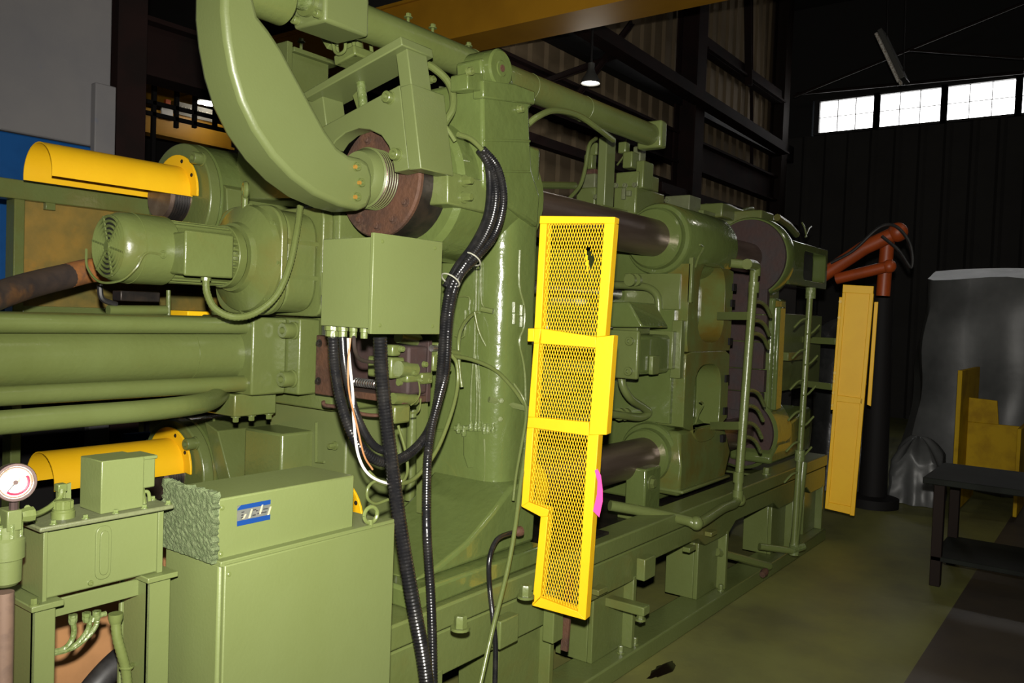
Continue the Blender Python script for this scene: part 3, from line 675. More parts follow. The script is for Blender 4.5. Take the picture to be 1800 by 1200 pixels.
# ================================================================== drive motor
MZ, MY = 1.768, 2.60
mo = thing('electric_motor', 'green electric motor with finned body and round fan grille beside the arm', 'motor', (1.33,MY,MZ))
X = V(1,0,0); mp = lambda x: V(x,MY,MZ)
fcv = MB().lathe(mp(1.335), X, [(0,.092),(.003,.098),(.025,.110),(.05,.114),(.185,.114),(.19,.110)], 44, cap=False); fcv = fcv.build('fan_cover', 'green', mo)
MB().torus(mp(1.405), X, .1135, .0025, 40, 6).build('cover_seam', 'green', fcv)
MB().lathe(mp(1.350), X, [(0,.02),(0,.098)], 40, cap=False).build('fan_void', 'void', fcv)  # black disc paints in the shade behind the grille slots
for i in range(6): MB().torus(mp(1.340), X, .018+.0155*i, .0050, 32, 6).build('grille_ring', 'green', fcv)
for k in range(6):
    a = math.radians(k*60+12); d = V(0,math.cos(a),math.sin(a)); MB().bar(mp(1.338)+d*.012, mp(1.338)+d*.1, .006, .005, X).build('grille_spoke', 'green', fcv)
MB().cyl(mp(1.332), mp(1.342), .015, 16).build('grille_hub', 'green', fcv)
MB().cyl(mp(1.50), mp(1.76), .088, 36).build('stator_body', 'green', mo)
for k in range(32):
    a = 2*math.pi*k/32; d = V(0,math.cos(a),math.sin(a)); t_ = X.cross(d)
    MB().obox(mp(1.635)+d*.094, X, t_, d, .115, .0035, .012).build('cooling_fin', 'green', mo)
MB().lathe(mp(1.745), X, [(0,.09),(.0,.112),(.03,.112),(.045,.100)], 40).build('end_bell', 'green', mo, .003)
tbx = MB().obox(V(1.585,2.475,1.758), X, V(0,1,0), V(0,0,1), .085, .045, .068).build('junction_box', 'green', mo, .008)
MB().obox(V(1.585,2.427,1.758), X, V(0,1,0), V(0,0,1), .090, .006, .073).build('junction_cover', 'green', tbx, .006)
MB().tube([V(1.45,2.484,1.75),V(1.40,2.484,1.748),V(1.37,2.487,1.70),V(1.345,2.53,1.66),V(1.325,2.62,1.655),V(1.32,2.69,1.70),V(1.325,2.71,1.76)], .004, 6).build('guard_wire', 'green', mo)
MB().torus(V(1.458,2.484,1.75), (0,1,0), .010, .003, 14, 6).build('wire_eye', 'green', mo)
gb = thing('gearbox', 'round green gearbox with an eye bolt between the motor and the platen', 'gearbox', (1.8,MY,MZ))
MB().lathe(mp(1.785), X, [(0,.105),(0,.122),(.02,.128),(.035,.165),(.05,.192),(.07,.198)], 44).build('adapter_flange', 'green', gb)
sq = rpoly([(-.19,-.20),(.19,-.20),(.19,.19),(-.19,.19)], .12, 8)
mb = MB().prism([V(1.855,MY+a.x*1.04,MZ+a.y*1.02) for a in sq], (.03,0,0)); mb.build('housing_rim', 'green', gb, .006)
mb = MB().prism([V(1.885,MY+a.x*.97,MZ+a.y*.96) for a in sq], (.15,0,0)); mb.build('housing', 'green', gb, .02, seg=3)
mb = MB().prism([V(2.03,MY+a.x*1.05,MZ+a.y*1.02) for a in rpoly([(-.2,-.2),(.2,-.2),(.2,.2),(-.2,.2)],.05,4)], (.05,0,0)); mb.build('mounting_plate', 'green', gb, .006)
for a in (20,75,110,160,200,250,290,340):
    d = V(0,math.cos(math.radians(a)),math.sin(math.radians(a))); p = mp(1.86)+d*.185
    MB().cyl(p, p+X*.17, .013, 10).build('housing_rib', 'green', gb)
bolts(gb, 'green', [mp(1.853)+V(0,math.cos(math.radians(a))*.188,math.sin(math.radians(a))*.188) for a in (55,95,140,185,230,275,320)], (-1,0,0), .010, .012)
ep = mp(1.84)+V(0,.0,.215)
MB().cyl(ep+V(0,0,-.045), ep+V(0,0,.012), .012, 12).torus(ep+V(0,0,.032), (.8,-.4,0), .024, .010, 20, 8).build('eye_bolt', 'green', gb)
cn = thing('motor_conduit', 'green ribbed conduit looping from the motor terminal box up beside the gearbox', 'conduit', V(1.62,2.48,1.69))
MB().tube([Q(362,492,Y=2.46),Q(364,515,Y=2.45),Q(378,542,Y=2.42),Q(410,557,Y=2.38),Q(448,550,Y=2.36),Q(485,520,Y=2.34),Q(508,470,Y=2.34),Q(521,410,Y=2.36),Q(528,362,Y=2.4)], .0125, 10, rib=.006).build('flexible_tube', 'green', cn)
p = Q(362,488,Y=2.46); MB().lathe(p, (0,0,1), [(-.01,.016),(.012,.018),(.02,.014),(.03,.014)], 10).build('connector', 'green', cn)
# ================================================================== moving platen
MX0, MX1, MYN = 4.25, 4.88, 1.95
mv = thing('moving_platen', 'green cast middle platen with two rounded side pockets behind the mesh guard', 'platen', (MX0,MYN,.5))
MB().box(MX0,MX1,2.11,3.6,.56,2.12).build('body', 'green_cast', mv, .02)
def holed(x0, x1, z0, z1, hx0, hx1, hz0, hz1, r, y0, y1):
    inner = rpoly([(hx0,hz0),(hx1,hz0),(hx1,hz1),(hx0,hz1)], r, 6); c = Vector(((hx0+hx1)/2,(hz0+hz1)/2)); outer = []
    for p in inner:
        d = p-c; k = []
        if d.x > 1e-6: k.append((x1-c.x)/d.x)
        if d.x < -1e-6: k.append((x0-c.x)/d.x)
        if d.y > 1e-6: k.append((z1-c.y)/d.y)
        if d.y < -1e-6: k.append((z0-c.y)/d.y)
        outer.append(c+d*min(k))
    m = MB().ring([V(p.x,y0,p.y) for p in outer], [V(p.x,y0,p.y) for p in inner], (0,y1-y0,0))
    return m
zm = Q(1245,617,Y=MYN).z
t1, t0 = Q(1250,462,Y=MYN).z, Q(1250,602,Y=MYN).z
s1, s0 = Q(1245,640,Y=MYN).z, Q(1245,775,Y=MYN).z
for (za, zb, ha, hb) in ((zm,1.92,t0,t1),(.98,zm,s0,s1)):
    holed(MX0,MX1,za,zb,MX0+.13,MX1-.12,ha,hb,.16,MYN,2.11).build('side_frame', 'green_ochre', mv, .015)
for z, r in ((ZU,.205),(ZL,.185)):
    for y in (YN,YF):
        MB().lathe((MX0-.07,y,z), (1,0,0), [(0,TR+.004),(0,r-.045),(.01,r-.035),(.05,r-.03),(.055,r-.01),(.07,r),(.74,r),(.76,r-.02)], 44).build('tie_bar_boss', 'green_cast', mv)
MB().prism([(MX0,MYN+.02,.98),(MX1,MYN+.02,.98),(MX1+.04,MYN-.03,.80),(MX1,MYN+.0,.62),(MX0-.02,MYN,.62),(MX0-.04,MYN-.03,.80)], (0,.3,0)).build('lower_corner', 'green_ochre', mv, .02)
MB().box(MX0-.03,MX1+.02,MYN-.03,2.2,RZ+.0,.66).build('shoe', 'green', mv, .008)
sp = Q(1145,925,Y=1.99)
gbk = MB().box(sp.x-.09,sp.x+.09,sp.y,sp.y+.12,.54,.54+.27).build('guide_block', 'green_cast', mv, .01)
MB().box(sp.x-.13,sp.x+.13,sp.y-.015,sp.y+.14,.54,.58).build('guide_foot', 'green', mv, .006)
bolts(gbk, 'green', [V(sp.x-.02,sp.y,.54+.19)], (0,-1,0), .028, .02)
for u, v in ((1287,533),(1283,600),(1277,665),(1274,722),(1290,505),(1271,770)):
    p = Q(u,v,Y=MYN); MB().box(p.x-.03,p.x+.02,MYN-.012,MYN+.01,p.z-.022,p.z+.022).build('notch_block', 'black_iron', mv)
MB().box(MX0-.012,MX0+.01,2.0,2.35,1.66,1.86).build('face_panel', 'green', mv, .003)
MB().box(MX0-.05,MX0,1.96,2.02,1.28,1.60).build('face_bar', 'green', mv, .004)
MB().box(MX0-.03,MX0+.01,2.02,3.45,1.02,1.66).build('die_face', 'green_cast', mv, .006)
MB().box(MX0,MX0+.03,1.935,1.96,1.70,1.95).build('corner_strip', 'green', mv, .004)
for v_ in (430,705):
    a = Q(1222,v_+20,Y=MYN-.004); MB().tube([Q(1230,v_,Y=MYN-.006),Q(1236,v_+6,Y=MYN-.006),Q(1228,v_+22,Y=MYN-.006),Q(1222,v_+40,Y=MYN-.006)], .006, 6).build('cast_mark', 'green', mv)
# core pull housing on the platen face
hb = thing('side_housing', 'green bolted gearbox housing on the face of the middle platen', 'housing', (3.85,1.98,1.3))
hx0, hx1 = 3.78, 4.22
z1, z0 = Q(1140,588,Y=2.0).z, Q(1140,658,Y=2.0).z
MB().box(hx0,hx1-.06,2.0,2.42,z0,z1).build('body', 'green_cast', hb, .025, seg=3)
cvp = MB().box(hx0-.03,hx0,1.985,2.46,z0-.02,z1+.02).build('cover_plate', 'green', hb, .01)
MB().box(hx1-.06,hx1,1.99,2.42,z0+.02,z1+.02).build('back_flange', 'green', hb, .006)
bolts(cvp, 'green', [V(hx0-.03,2.03,z1-.035), V(hx0-.03,2.03,z0+.02), V(hx0-.03,2.36,z1-.035), V(hx0-.03,2.36,z0+.02)], (-1,0,0), .022, .02, True)
ptp = MB().box(hx0-.045,hx0-.03,2.14,2.29,(z0+z1)/2-.07,(z0+z1)/2+.07).build('port_plate', 'green', hb, .004)
bolts(ptp, 'green', [V(hx0-.045,y,z) for y in (2.17,2.26) for z in ((z0+z1)/2-.05,(z0+z1)/2+.05)], (-1,0,0), .008, .008)
MB().box(hx0+.12,hx0+.2,1.975,2.0,z0,z0+.10).build('lug', 'green', hb, .006)
MB().box(hx0+.08,hx0+.22,2.05,2.2,z1,z1+.075).build('hose_block', 'green', hb, .005)
pt = [Q(1155,570,Y=2.12),Q(1158,545,Y=2.12),Q(1155,520,Y=2.13),Q(1140,506,Y=2.16),Q(1115,502,Y=2.2),Q(1075,500,Y=2.25),Q(1020,495,Y=2.3)]
MB().tube(pt, .022, 12).build('upper_hose', 'green', hb)
MB().tube([Q(1093,645,Y=2.16),Q(1094,675,Y=2.14),Q(1108,700,Y=2.12),Q(1130,715,Y=2.12),Q(1140,725,Y=2.12),Q(1125,733,Y=2.13),Q(1095,730,Y=2.15),Q(1050,724,Y=2.2)], .022, 12).build('lower_hose', 'green', hb)
MB().prism([Q(u,v,X=3.75) for u, v in ((1060,575),(1072,530),(1105,530),(1130,575))], (.3,0,0)).build('saddle', 'green_cast', hb, .01)
for u, v in ((1108,492),(1118,492),(1090,728),(1100,728)):
    p = Q(u,v,Y=2.17); MB().lathe(p+V(-.012,0,0), (1,0,0), [(0,.034),(.024,.034)], 12).build('hose_flange', 'green', hb)
# die carrier bodies between the platens, behind the mesh
dc = thing('die_carrier', 'green cast shapes between fixed and middle platen seen through the mesh', 'machine part', (3.0,2.9,.7))
MB().box(2.74,3.02,2.5,3.3,.75,2.0).build('carrier_plate', 'green_cast', dc, .03)
MB().cyl((3.0,2.78,1.44),(3.72,2.78,1.44), .24, 32).build('shot_sleeve', 'green_cast', dc, .01)
MB().box(3.72,4.21,2.52,3.1,1.15,1.75).build('ejector_box', 'green_cast', dc, .02)
MB().box(3.05,3.2,2.4,3.3,.5,1.0).build('strut', 'green_cast', dc, .01)
MB().cyl((2.74,2.38,1.74),(4.21,2.38,1.74), .035, 16).build('ejector_rod', 'bright_steel', dc)
MB().cyl((2.74,2.46,1.02),(4.21,2.46,1.02), .05, 16).build('ejector_rod', 'green', dc)
# ================================================================== rear platen
RX = 5.62
rp = thing('rear_platen', 'green rear platen with rusty brown face plates round the tie bars', 'platen', (RX,1.9,.5))
MB().box(RX+.04,RX+.32,2.02,3.6,.62,2.3).build('body', 'green_cast', rp, .02)
MB().lathe((RX+.02,YN,ZU), (1,0,0), [(0,.27),(0,.278),(.02,.288),(.12,.288),(.14,.27)], 48).build('tie_bar_boss', 'green_cast', rp)
MB().lathe((RX,YN,ZU), (1,0,0), [(0,TR+.01),(0,.265),(.03,.27)], 48).build('face_ring', 'rust_dark', rp)
MB().lathe((RX+.02,YN,ZL), (1,0,0), [(0,.24),(.02,.26),(.30,.26)], 48).build('tie_bar_boss', 'green_cast', rp)
MB().lathe((RX,YN,ZL), (1,0,0), [(0,TR+.01),(0,.235),(.03,.24)], 48).build('face_ring', 'rust_dark', rp)
zz = [1.84,1.66,1.47,1.28,1.12,.98]
for a, b in zip(zz, zz[1:]): MB().box(RX-.002,RX+.05,2.0+random.uniform(-.01,.01),3.5,b+.004,a-.002).build('face_plate', 'rust_dark', rp, .004)
MB().box(RX+.05,RX+.30,1.96,2.05,.98,1.78).build('side_web', 'green_cast', rp, .02)
MB().box(RX+.08,RX+.20,1.93,1.97,1.0,1.72).build('side_rib', 'green_cast', rp, .01)
MB().prism([V(RX-.05,1.9,.64),V(RX+.8,1.9,.64),V(RX+.8,1.9,.98),V(RX+.3,1.9,.90),V(RX-.05,1.9,.70)], (0,.3,0)).build('foot', 'green_cast', rp, .02)
# bracket box at the upper right of it
bb = holed(5.74,6.66,1.88,2.19,6.08,6.60,1.93,2.14,.05,1.90,2.0); bb.build('arm_frame', 'green_cast', rp, .01)
MB().box(6.05,6.66,2.0,2.02,1.88,2.19).build('arm_back', 'dark_sheet', rp)
MB().box(RX+.32,7.1,2.05,2.1,1.10,1.68).build('guard_sheet', 'green', rp, .004)
MB().box(RX+.30,RX+.75,1.93,1.97,1.34,1.40).build('stay_bar', 'green', rp, .004)
MB().box(RX+.32,7.2,2.3,3.5,.7,2.1).build('housing', 'dark_sheet', rp, .02)
# clutter of pipes on top of the rear platens
tp = thing('top_pipework', 'tangle of green pipes and brackets on top of the rear platen', 'pipework', (5.5,2.5,2.3))
zt0 = Q(1330,385,Y=2.5).z
MB().tube([Q(1245,375,Y=2.5),Q(1300,388,Y=2.5),Q(1370,386,Y=2.5)], .035, 10, smooth=0).build('pipe', 'green', tp)
MB().tube([Q(1240,362,Y=2.6),Q(1280,362,Y=2.6),Q(1300,372,Y=2.6)], .02, 8, smooth=0).build('pipe', 'green', tp)
MB().tube([Q(1270,384,Y=2.4),Q(1300,372,Y=2.4),Q(1322,366,Y=2.4),Q(1322,378,Y=2.4)], .014, 8).build('pipe', 'green', tp)
MB().tube([Q(1366,382,Y=2.3),Q(1385,395,Y=2.3),Q(1400,412,Y=2.3)], .03, 8, smooth=0).build('pipe', 'green', tp)
MB().box(5.3,6.5,2.35,2.9,2.29,2.36).build('deck_plate', 'green', tp, .005)
MB().box(5.5,5.9,2.3,2.5,2.33,2.43).build('block', 'green', tp, .01)
MB().box(RX+.1,RX+.35,2.1,2.4,2.28,2.40).build('block', 'green', tp, .01)
MB().box(4.98,5.32,2.35,3.0,2.12,2.30).build('support', 'green', tp, .01)
for k in range(7):
    u = random.uniform(1340,1420); v = 405+(u-1340)*.15; p = Q(u,v,Y=2.2); q = Q(u+random.uniform(-10,25),v-random.uniform(12,28),Y=2.25)
    MB().tube([p,(p+q)/2+V(0,0,.02),q], .007, 6).build('stub_line', 'green', tp)
# ================================================================== valve bank on the platen top
vx = Q(1065,366,Y=2.45)
vs = thing('valve_stand', 'green upright square post on a base plate before the valve stack', 'stand', vx)
MB().box(vx.x-.16,vx.x+.22,2.38,2.6,vx.z-.03,vx.z).build('base_plate', 'green', vs, .004)
cornerbox(1050,1065,1081,240,362, vx.x-.03, 'post', vs, 'green_flat', .006)
vb = thing('valve_stack', 'stepped stack of green hydraulic valves on top of the middle platen', 'valve', (4.5,2.8,2.2))
def pxbox(u0, v0, u1, v1, Y, dep, name, par, m='green', bev=.008):
    pts = [Q(u0,v0,Y=Y),Q(u1,v0,Y=Y),Q(u1,v1,Y=Y),Q(u0,v1,Y=Y)]; z1_ = (pts[0].z+pts[1].z)/2; z0_ = (pts[2].z+pts[3].z)/2
    x0_ = (pts[0].x+pts[3].x)/2; x1_ = (pts[1].x+pts[2].x)/2
    return MB().box(x0_,x1_,Y,Y+dep,z0_,z1_).build(name, m, par, bev)
XV = 4.30
cornerbox(1078,1118,1168,326,376, XV, 'manifold', vb, 'green', .01); cornerbox(1082,1122,1159,300,328, XV+.02, 'valve_body', vb)
cornerbox(1117,1131,1149,281,330, XV+.04, 'valve_body', vb); cornerbox(1094,1111,1124,265,294, XV+.02, 'solenoid', vb)
cornerbox(1112,1126,1136,256,284, XV+.25, 'solenoid', vb, 'green_dusty'); cornerbox(1086,1100,1108,248,268, XV+.12, 'connector', vb)
cornerbox(1100,1108,1114,334,344, XV-.02, 'port_plug', vb, 'green_dusty', .004); cornerbox(1092,1098,1104,330,350, XV-.02, 'groove_bar', vb, 'green_dusty', .003)
cornerbox(1026,1041,1049,270,296, XV+.1, 'solenoid', vb); cornerbox(1036,1049,1052,250,272, XV+.1, 'solenoid', vb)
cornerbox(1028,1046,1052,296,306, XV+.12, 'spacer', vb, 'rust', .004); cornerbox(1021,1046,1056,304,330, XV+.1, 'valve_body', vb, 'green_dusty')
cornerbox(1012,1046,1062,328,366, XV+.08, 'manifold', vb, 'green', .01); cornerbox(1168,1212,1232,342,376, 5.15, 'tank_block', vb, 'green_dusty', .006)
cornerbox(1106,1120,1156,366,380, XV+.05, 'spacer', vb, 'rust', .004)
for u, v in ((1083,326),(1099,326),(1116,325),(1048,346),(1172,352)):
    p = Q(u,v,X=XV if u < 1150 else 5.15); MB().bolt(p, (-1,0,0), .014, .014, True).build('bolt', 'green_dusty', vb)
MB().tube([Q(1048,243,Y=2.58),Q(1036,255,Y=2.57),Q(1030,290,Y=2.57),Q(1020,325,Y=2.57),Q(1000,350,Y=2.57)], .012, 8).build('hose', 'green', vb)
MB().tube([Q(1100,245,Y=2.55),Q(1098,270,Y=2.56),Q(1085,290,Y=2.58)], .006, 6).build('wire', 'green', vb)
MB().box(vx.x-.5,4.98,2.5,3.5,2.10,2.17).build('mounting_deck', 'green', vb, .006)
# long pipe at the back behind it
tag(MB().tube([Q(935,325,Y=2.75),Q(1010,326,Y=2.75)], .022, 10, smooth=0).build('return_pipe', 'green'), 'short green pipe running level behind the upper tie bar', 'pipe')
# hoses at the lug
gh = lambda name, pts, r, label, m='green', rib=None: tag(MB().tube(pts, r, 10, rib=rib).build(name, m), label, 'hose')
gh('hydraulic_hose', [Q(738,108,Y=2.10),Q(760,118,Y=2.05),Q(785,140,Y=2.0),Q(796,165,Y=1.97),Q(795,192,Y=1.95),Q(784,212,Y=1.95),Q(778,222,Y=1.95)], .014, 'green hose arching down beside the yoke bracket')
gh('cable_end', [Q(778,216,Y=1.93),Q(790,232,Y=1.91),Q(800,248,Y=1.90)], .008, 'short green pigtail cable below the arching hose')
gh('hydraulic_hose', [Q(928,218,Y=2.08),Q(945,205,Y=2.06),Q(975,194,Y=2.06),Q(1015,202,Y=2.07),Q(1050,225,Y=2.07),Q(1078,246,Y=2.10)], .014, 'green hose arching under the long cylinder right of the lug')
gh('wire_loop', [Q(805,236,Y=1.86),Q(830,246,Y=1.85),Q(855,275,Y=1.84),Q(866,320,Y=1.84),Q(864,370,Y=1.84),Q(850,420,Y=1.85),Q(815,458,Y=1.84)], .009, 'green hose following the rim of the tie bar boss')
# ================================================================== rusty pocket and valves below the terminal box
rk = thing('rusty_latch_housing', 'rusty open housing with a coil spring below the terminal box', 'housing', (2.1,2.3,1.3))
q = [Q(558,597,X=2.06),Q(600,592,X=2.06),Q(602,698,X=2.06),Q(558,692,X=2.06)]
ya, yb2 = Q(600,640,X=2.06).y, Q(558,640,X=2.06).y; z0, z1 = Q(580,695,X=2.06).z, Q(580,590,X=2.06).z
MB().box(2.05,2.075,ya,yb2,z0,z1).build('rust_plate', 'rust', rk, .004)
MB().box(2.075,2.20,ya-.30,yb2-.01,z0,z0+.025).build('bottom_plate', 'rust', rk, .004)
MB().box(2.20,2.22,ya-.30,yb2-.01,z0,z1).build('back_plate', 'rust_dark', rk, .002)
MB().box(2.10,2.20,ya-.30,ya-.16,z0+.03,z1-.02).build('latch_block', 'rust_dark', rk, .01)
sc = [V(2.11+.014*math.sin(a), ya-.02-.0025*a/1.2, z0+.055+.014*math.cos(a)) for a in [k*.5 for k in range(150)]]
MB().tube(sc, .003, 5, smooth=0).build('coil_spring', 'bright_steel', rk)
MB().cyl((2.11,ya+.02,z0+.055),(2.11,ya-.24,z0+.055), .006, 8).build('spring_rod', 'rust', rk)
bolts(rk, 'dark_steel', [V(2.05,yb2-.02,z0+.05), V(2.05,yb2-.02,z1-.03)], (-1,0,0), .010, .010)
MB().tube([Q(568,705,Y=2.3),Q(572,712,Y=2.3),Q(600,716,Y=2.28),Q(640,728,Y=2.25),Q(668,730,Y=2.22)], .007, 8).build('copper_line', 'rust', rk)
sv = thing('solenoid_valve', 'green solenoid valve assembly with levers right of the thick black hose', 'valve', (2.2,2.05,1.4))
Yv = 2.02
def pcyl(u0, v0, u1, v1, Y, r, name, par, m='green', seg=16): return MB().cyl(Q(u0,v0,Y=Y), Q(u1,v1,Y=Y), r, seg).build(name, m, par)
pxbox(688,628,712,665,Yv,.12,'coil_housing',sv); pcyl(700,648,728,650,Yv,.028,'coil',sv); pcyl(700,672,732,672,Yv+.02,.012,'coil_rod',sv)
pxbox(726,630,762,660,Yv,.10,'valve_body',sv); pxbox(762,622,790,652,Yv-.02,.08,'pilot_block',sv)
pxbox(716,658,744,672,Yv-.02,.06,'lever_mount',sv); pxbox(742,655,762,675,Yv-.03,.05,'lever',sv); pxbox(690,606,706,626,Yv,.05,'port_block',sv)
pxbox(770,602,792,626,Yv-.03,.06,'connector_block',sv); pcyl(758,612,768,612,Yv-.03,.012,'plug',sv,'bright_steel'); pcyl(785,618,806,621,Yv-.03,.012,'plug',sv)
pcyl(690,700,730,702,Yv,.020,'lower_cylinder',sv); pxbox(694,712,722,744,Yv,.05,'switch_box',sv); pcyl(700,592,735,598,Yv+.05,.022,'upper_cylinder',sv)
for u, v in ((726,655),(738,668),(752,668),(704,613),(745,640),(786,648)): 
    p = Q(u,v,Y=Yv-.02); MB().bolt(p, (0,-1,0), .010, .014, True).build('bolt', 'green', sv)
MB().tube([Q(722,712,Y=1.98),Q(732,704,Y=1.98),Q(738,690,Y=1.98),Q(736,670,Y=1.98)], .003, 6).build('wire', 'green', sv)
MB().tube([Q(722,726,Y=1.98),Q(736,722,Y=1.98),Q(740,700,Y=1.98)], .003, 6).build('wire', 'green', sv)
MB().bar(Q(742,600,Y=2.1), Q(742,900,Y=2.1), .03, .03).build('mounting_rail', 'green', sv)
# ================================================================== terminal box
tx = thing('terminal_box', 'square green terminal box with a screwed lid in front of the platen', 'electrical box', (1.64,1.71,1.53))
bx0, bx1, by0, by1 = Q(655,500,Y=1.70).x, Q(773,500,Y=1.70).x, 1.70, 1.92
bz0, bz1 = 1.545, 1.802
MB().box(bx0+.004,bx1-.004,by0+.012,by1,bz0,bz1).build('box_body', 'green_flat', tx, .003)
lid_ = MB().box(bx0-.004,bx1+.004,by0-.003,by0+.010,bz0-.015,bz1+.012).build('lid', 'green_flat', tx, .002)
bolts(lid_, 'green', [V(bx0+.03,by0-.003,bz1-.01),V(bx1-.03,by0-.003,bz1-.01),V(bx0+.03,by0-.003,bz0+.01),V(bx1-.03,by0-.003,bz0+.01)], (0,-1,0), .004, .003, False, 'screw')
MB().box(bx0+.03,bx0+.05,by1,by1+.035,bz0+.09,bz0+.16).build('mounting_tab', 'green_flat', tx, .002)
MB().bar((1.76,1.90,1.66),(2.51,2.46,1.66),.05,.08).build('support_arm', 'green', tx, .003)
for i, (u, r) in enumerate(((583,.019),(602,.013),(614,.010),(622,.010))):
    p = Q(u,574+i*2,Y=by1-.02-.05*i); p = V(bx0+.025+.0*i, by1-.03-.045*i, bz0)
    MB().lathe(p, (0,0,-1), [(0,r*1.25),(.012,r*1.25),(.014,r*1.05),(.03,r*1.05)], 10).build('conduit_fitting', 'green', tx)
# black hoses
def hose(px, r, label, rib=None, m='black_hose', name='flexible_hose', group=None):
    pts = [Q(u,v,Y=y) for u, v, y in px]; t = tag(MB().tube(pts, r, 12, rib=rib).build(name, m), label, 'hose', group); return t
fy0 = by1-.03
hose([(585,592,1.87),(588,640,1.87),(598,700,1.85),(618,760,1.82),(648,800,1.80),(684,812,1.80),(722,795,1.82),(752,760,1.86),(768,710,1.88),(776,640,1.88),(782,560,1.87),(792,505,1.85),(815,468,1.83),(845,428,1.82),(865,385,1.815),(872,340,1.82),(864,300,1.835),(846,264,1.85)], .0165, 'black ribbed hose looping from the terminal box up over the tie bar boss', .0045)
hose([(602,592,1.83),(606,640,1.82),(618,700,1.81),(636,750,1.79),(660,785,1.78),(690,795,1.78)], .0125, 'thinner black ribbed hose hanging right of the looped hose', .004)
hose([(848,262,1.84),(872,290,1.825),(884,330,1.81),(883,370,1.805),(868,415,1.81),(838,452,1.815),(808,485,1.83),(794,530,1.85),(788,580,1.86),(784,650,1.87),(772,700,1.86),(760,745,1.84),(752,800,1.80),(750,860,1.76),(750,920,1.72),(753,980,1.70),(757,1040,1.68),(760,1120,1.66),(762,1260,1.62)], .0150, 'black ribbed hose from the boss falling straight past the platen to the floor', .0045)
hose([(842,263,1.86),(858,290,1.845),(861,340,1.835),(854,385,1.83),(832,430,1.835),(804,468,1.85),(784,505,1.865)], .014, 'inner black hose of the bundle curving round the boss', None)
hose([(668,592,1.80),(670,640,1.80),(675,700,1.79),(683,770,1.77),(692,840,1.74),(703,920,1.70),(716,1000,1.66),(730,1080,1.63),(745,1160,1.61),(757,1260,1.60)], .0225, 'thickest black ribbed hose running from the terminal box down to the floor', .005)
for i, (u, v) in enumerate(((829,455),(792,492))):
    c = Q(u,v,Y=1.835); d = Q(u+14,v-22,Y=1.83)-Q(u-14,v+22,Y=1.84)
    t = tag(MB().torus(c, d, .034, .0028, 24, 6).build('cable_tie', 'tie_wrap'), ['pale cable tie higher on the black hose bundle', 'pale cable tie lower on the black hose bundle'][i], 'cable tie')
hose([(612,594,1.80),(614,630,1.80),(620,690,1.80),(622,740,1.80),(630,800,1.79),(650,835,1.78),(685,850,1.77),(705,845,1.77)], .0042, 'white wire hanging from the terminal box', m='white_wire', name='wire')
hose([(616,594,1.79),(612,640,1.79),(614,690,1.79),(628,750,1.79),(640,800,1.785),(655,825,1.78)], .003, 'thin copper coloured wire beside the white wire', m='copper_wire', name='wire')
hose([(622,592,1.78),(624,615,1.80),(634,632,1.85),(660,637,1.90)], .006, 'short brown cable curving behind the thick black hose', m='brown_hose', name='cable')
hose([(792,622,1.93),(803,640,1.92),(804,680,1.91),(792,730,1.88),(768,790,1.85),(735,835,1.82),(705,850,1.80),(670,848,1.79),(648,830,1.79)], .0072, 'green cable looping from the valve down under the black hoses', m='green', name='cable')
hose([(700,748,1.90),(712,790,1.86),(716,830,1.82),(700,850,1.80),(665,845,1.79),(648,855,1.79),(646,875,1.79),(660,885,1.79),(682,878,1.79)], .005, 'thin green cable curled behind the thick black hose', m='green', name='cable')
hose([(792,625,1.97),(830,632,1.96),(870,650,1.93),(900,680,1.90),(918,705,1.88),(930,725,1.87),(927,770,1.80),(915,850,1.73),(905,930,1.68),(890,1010,1.65),(865,1110,1.62),(838,1230,1.6)], .008, 'green cable sagging across the platen to the hinge and down to the floor', m='green', name='cable')
hose([(834,548,2.02),(845,590,2.0),(875,640,1.95),(900,670,1.91),(922,705,1.87),(924,740,1.84),(908,830,1.80),(902,880,1.78)], .006, 'second green cable running from the fitting to the mesh guard hinge', m='green', name='cable')
hose([(862,546,2.03),(835,550,2.03),(815,570,2.02),(806,600,2.0),(808,650,1.99),(812,680,1.98)], .0075, 'green cable with a dark plug hanging on the platen', m='green', name='cable')
hose([(912,935,1.72),(893,938,1.74),(872,950,1.74),(860,985,1.73),(861,1035,1.72),(866,1080,1.69),(871,1140,1.67),(869,1240,1.65)], .009, 'thin black hose hanging from the brass fitting at the platen foot', m='black_hose')
tag(MB().lathe(Q(905,935,Y=1.72), (1,-.2,0), [(0,.012),(.012,.018),(.03,.018),(.032,.010)], 10).build('brass_fitting', 'rust'), 'rusty brass fitting at the end of the thin black hose', 'fitting')
bh = thing('rubber_hose', 'thick brown hose with a rusty end entering from the left behind the motor', 'hose', Q(40,505,Y=2.95))
hp_ = smoothpath([V(-.35,2.3,.045),V(-.2,2.32,.7),V(.25,2.42,1.36),Q(-160,562,Y=2.62),Q(-60,538,Y=2.75),Q(40,505,Y=2.95),Q(110,487,Y=3.05),Q(175,474,Y=3.1),Q(250,480,Y=3.1)], 8)
MB().tube(hp_[:50], .045, 18, smooth=0).build('hose_body', 'brown_hose', bh); MB().tube(hp_[49:], .0452, 18, smooth=0).build('rusty_end', 'hose_rust', bh)
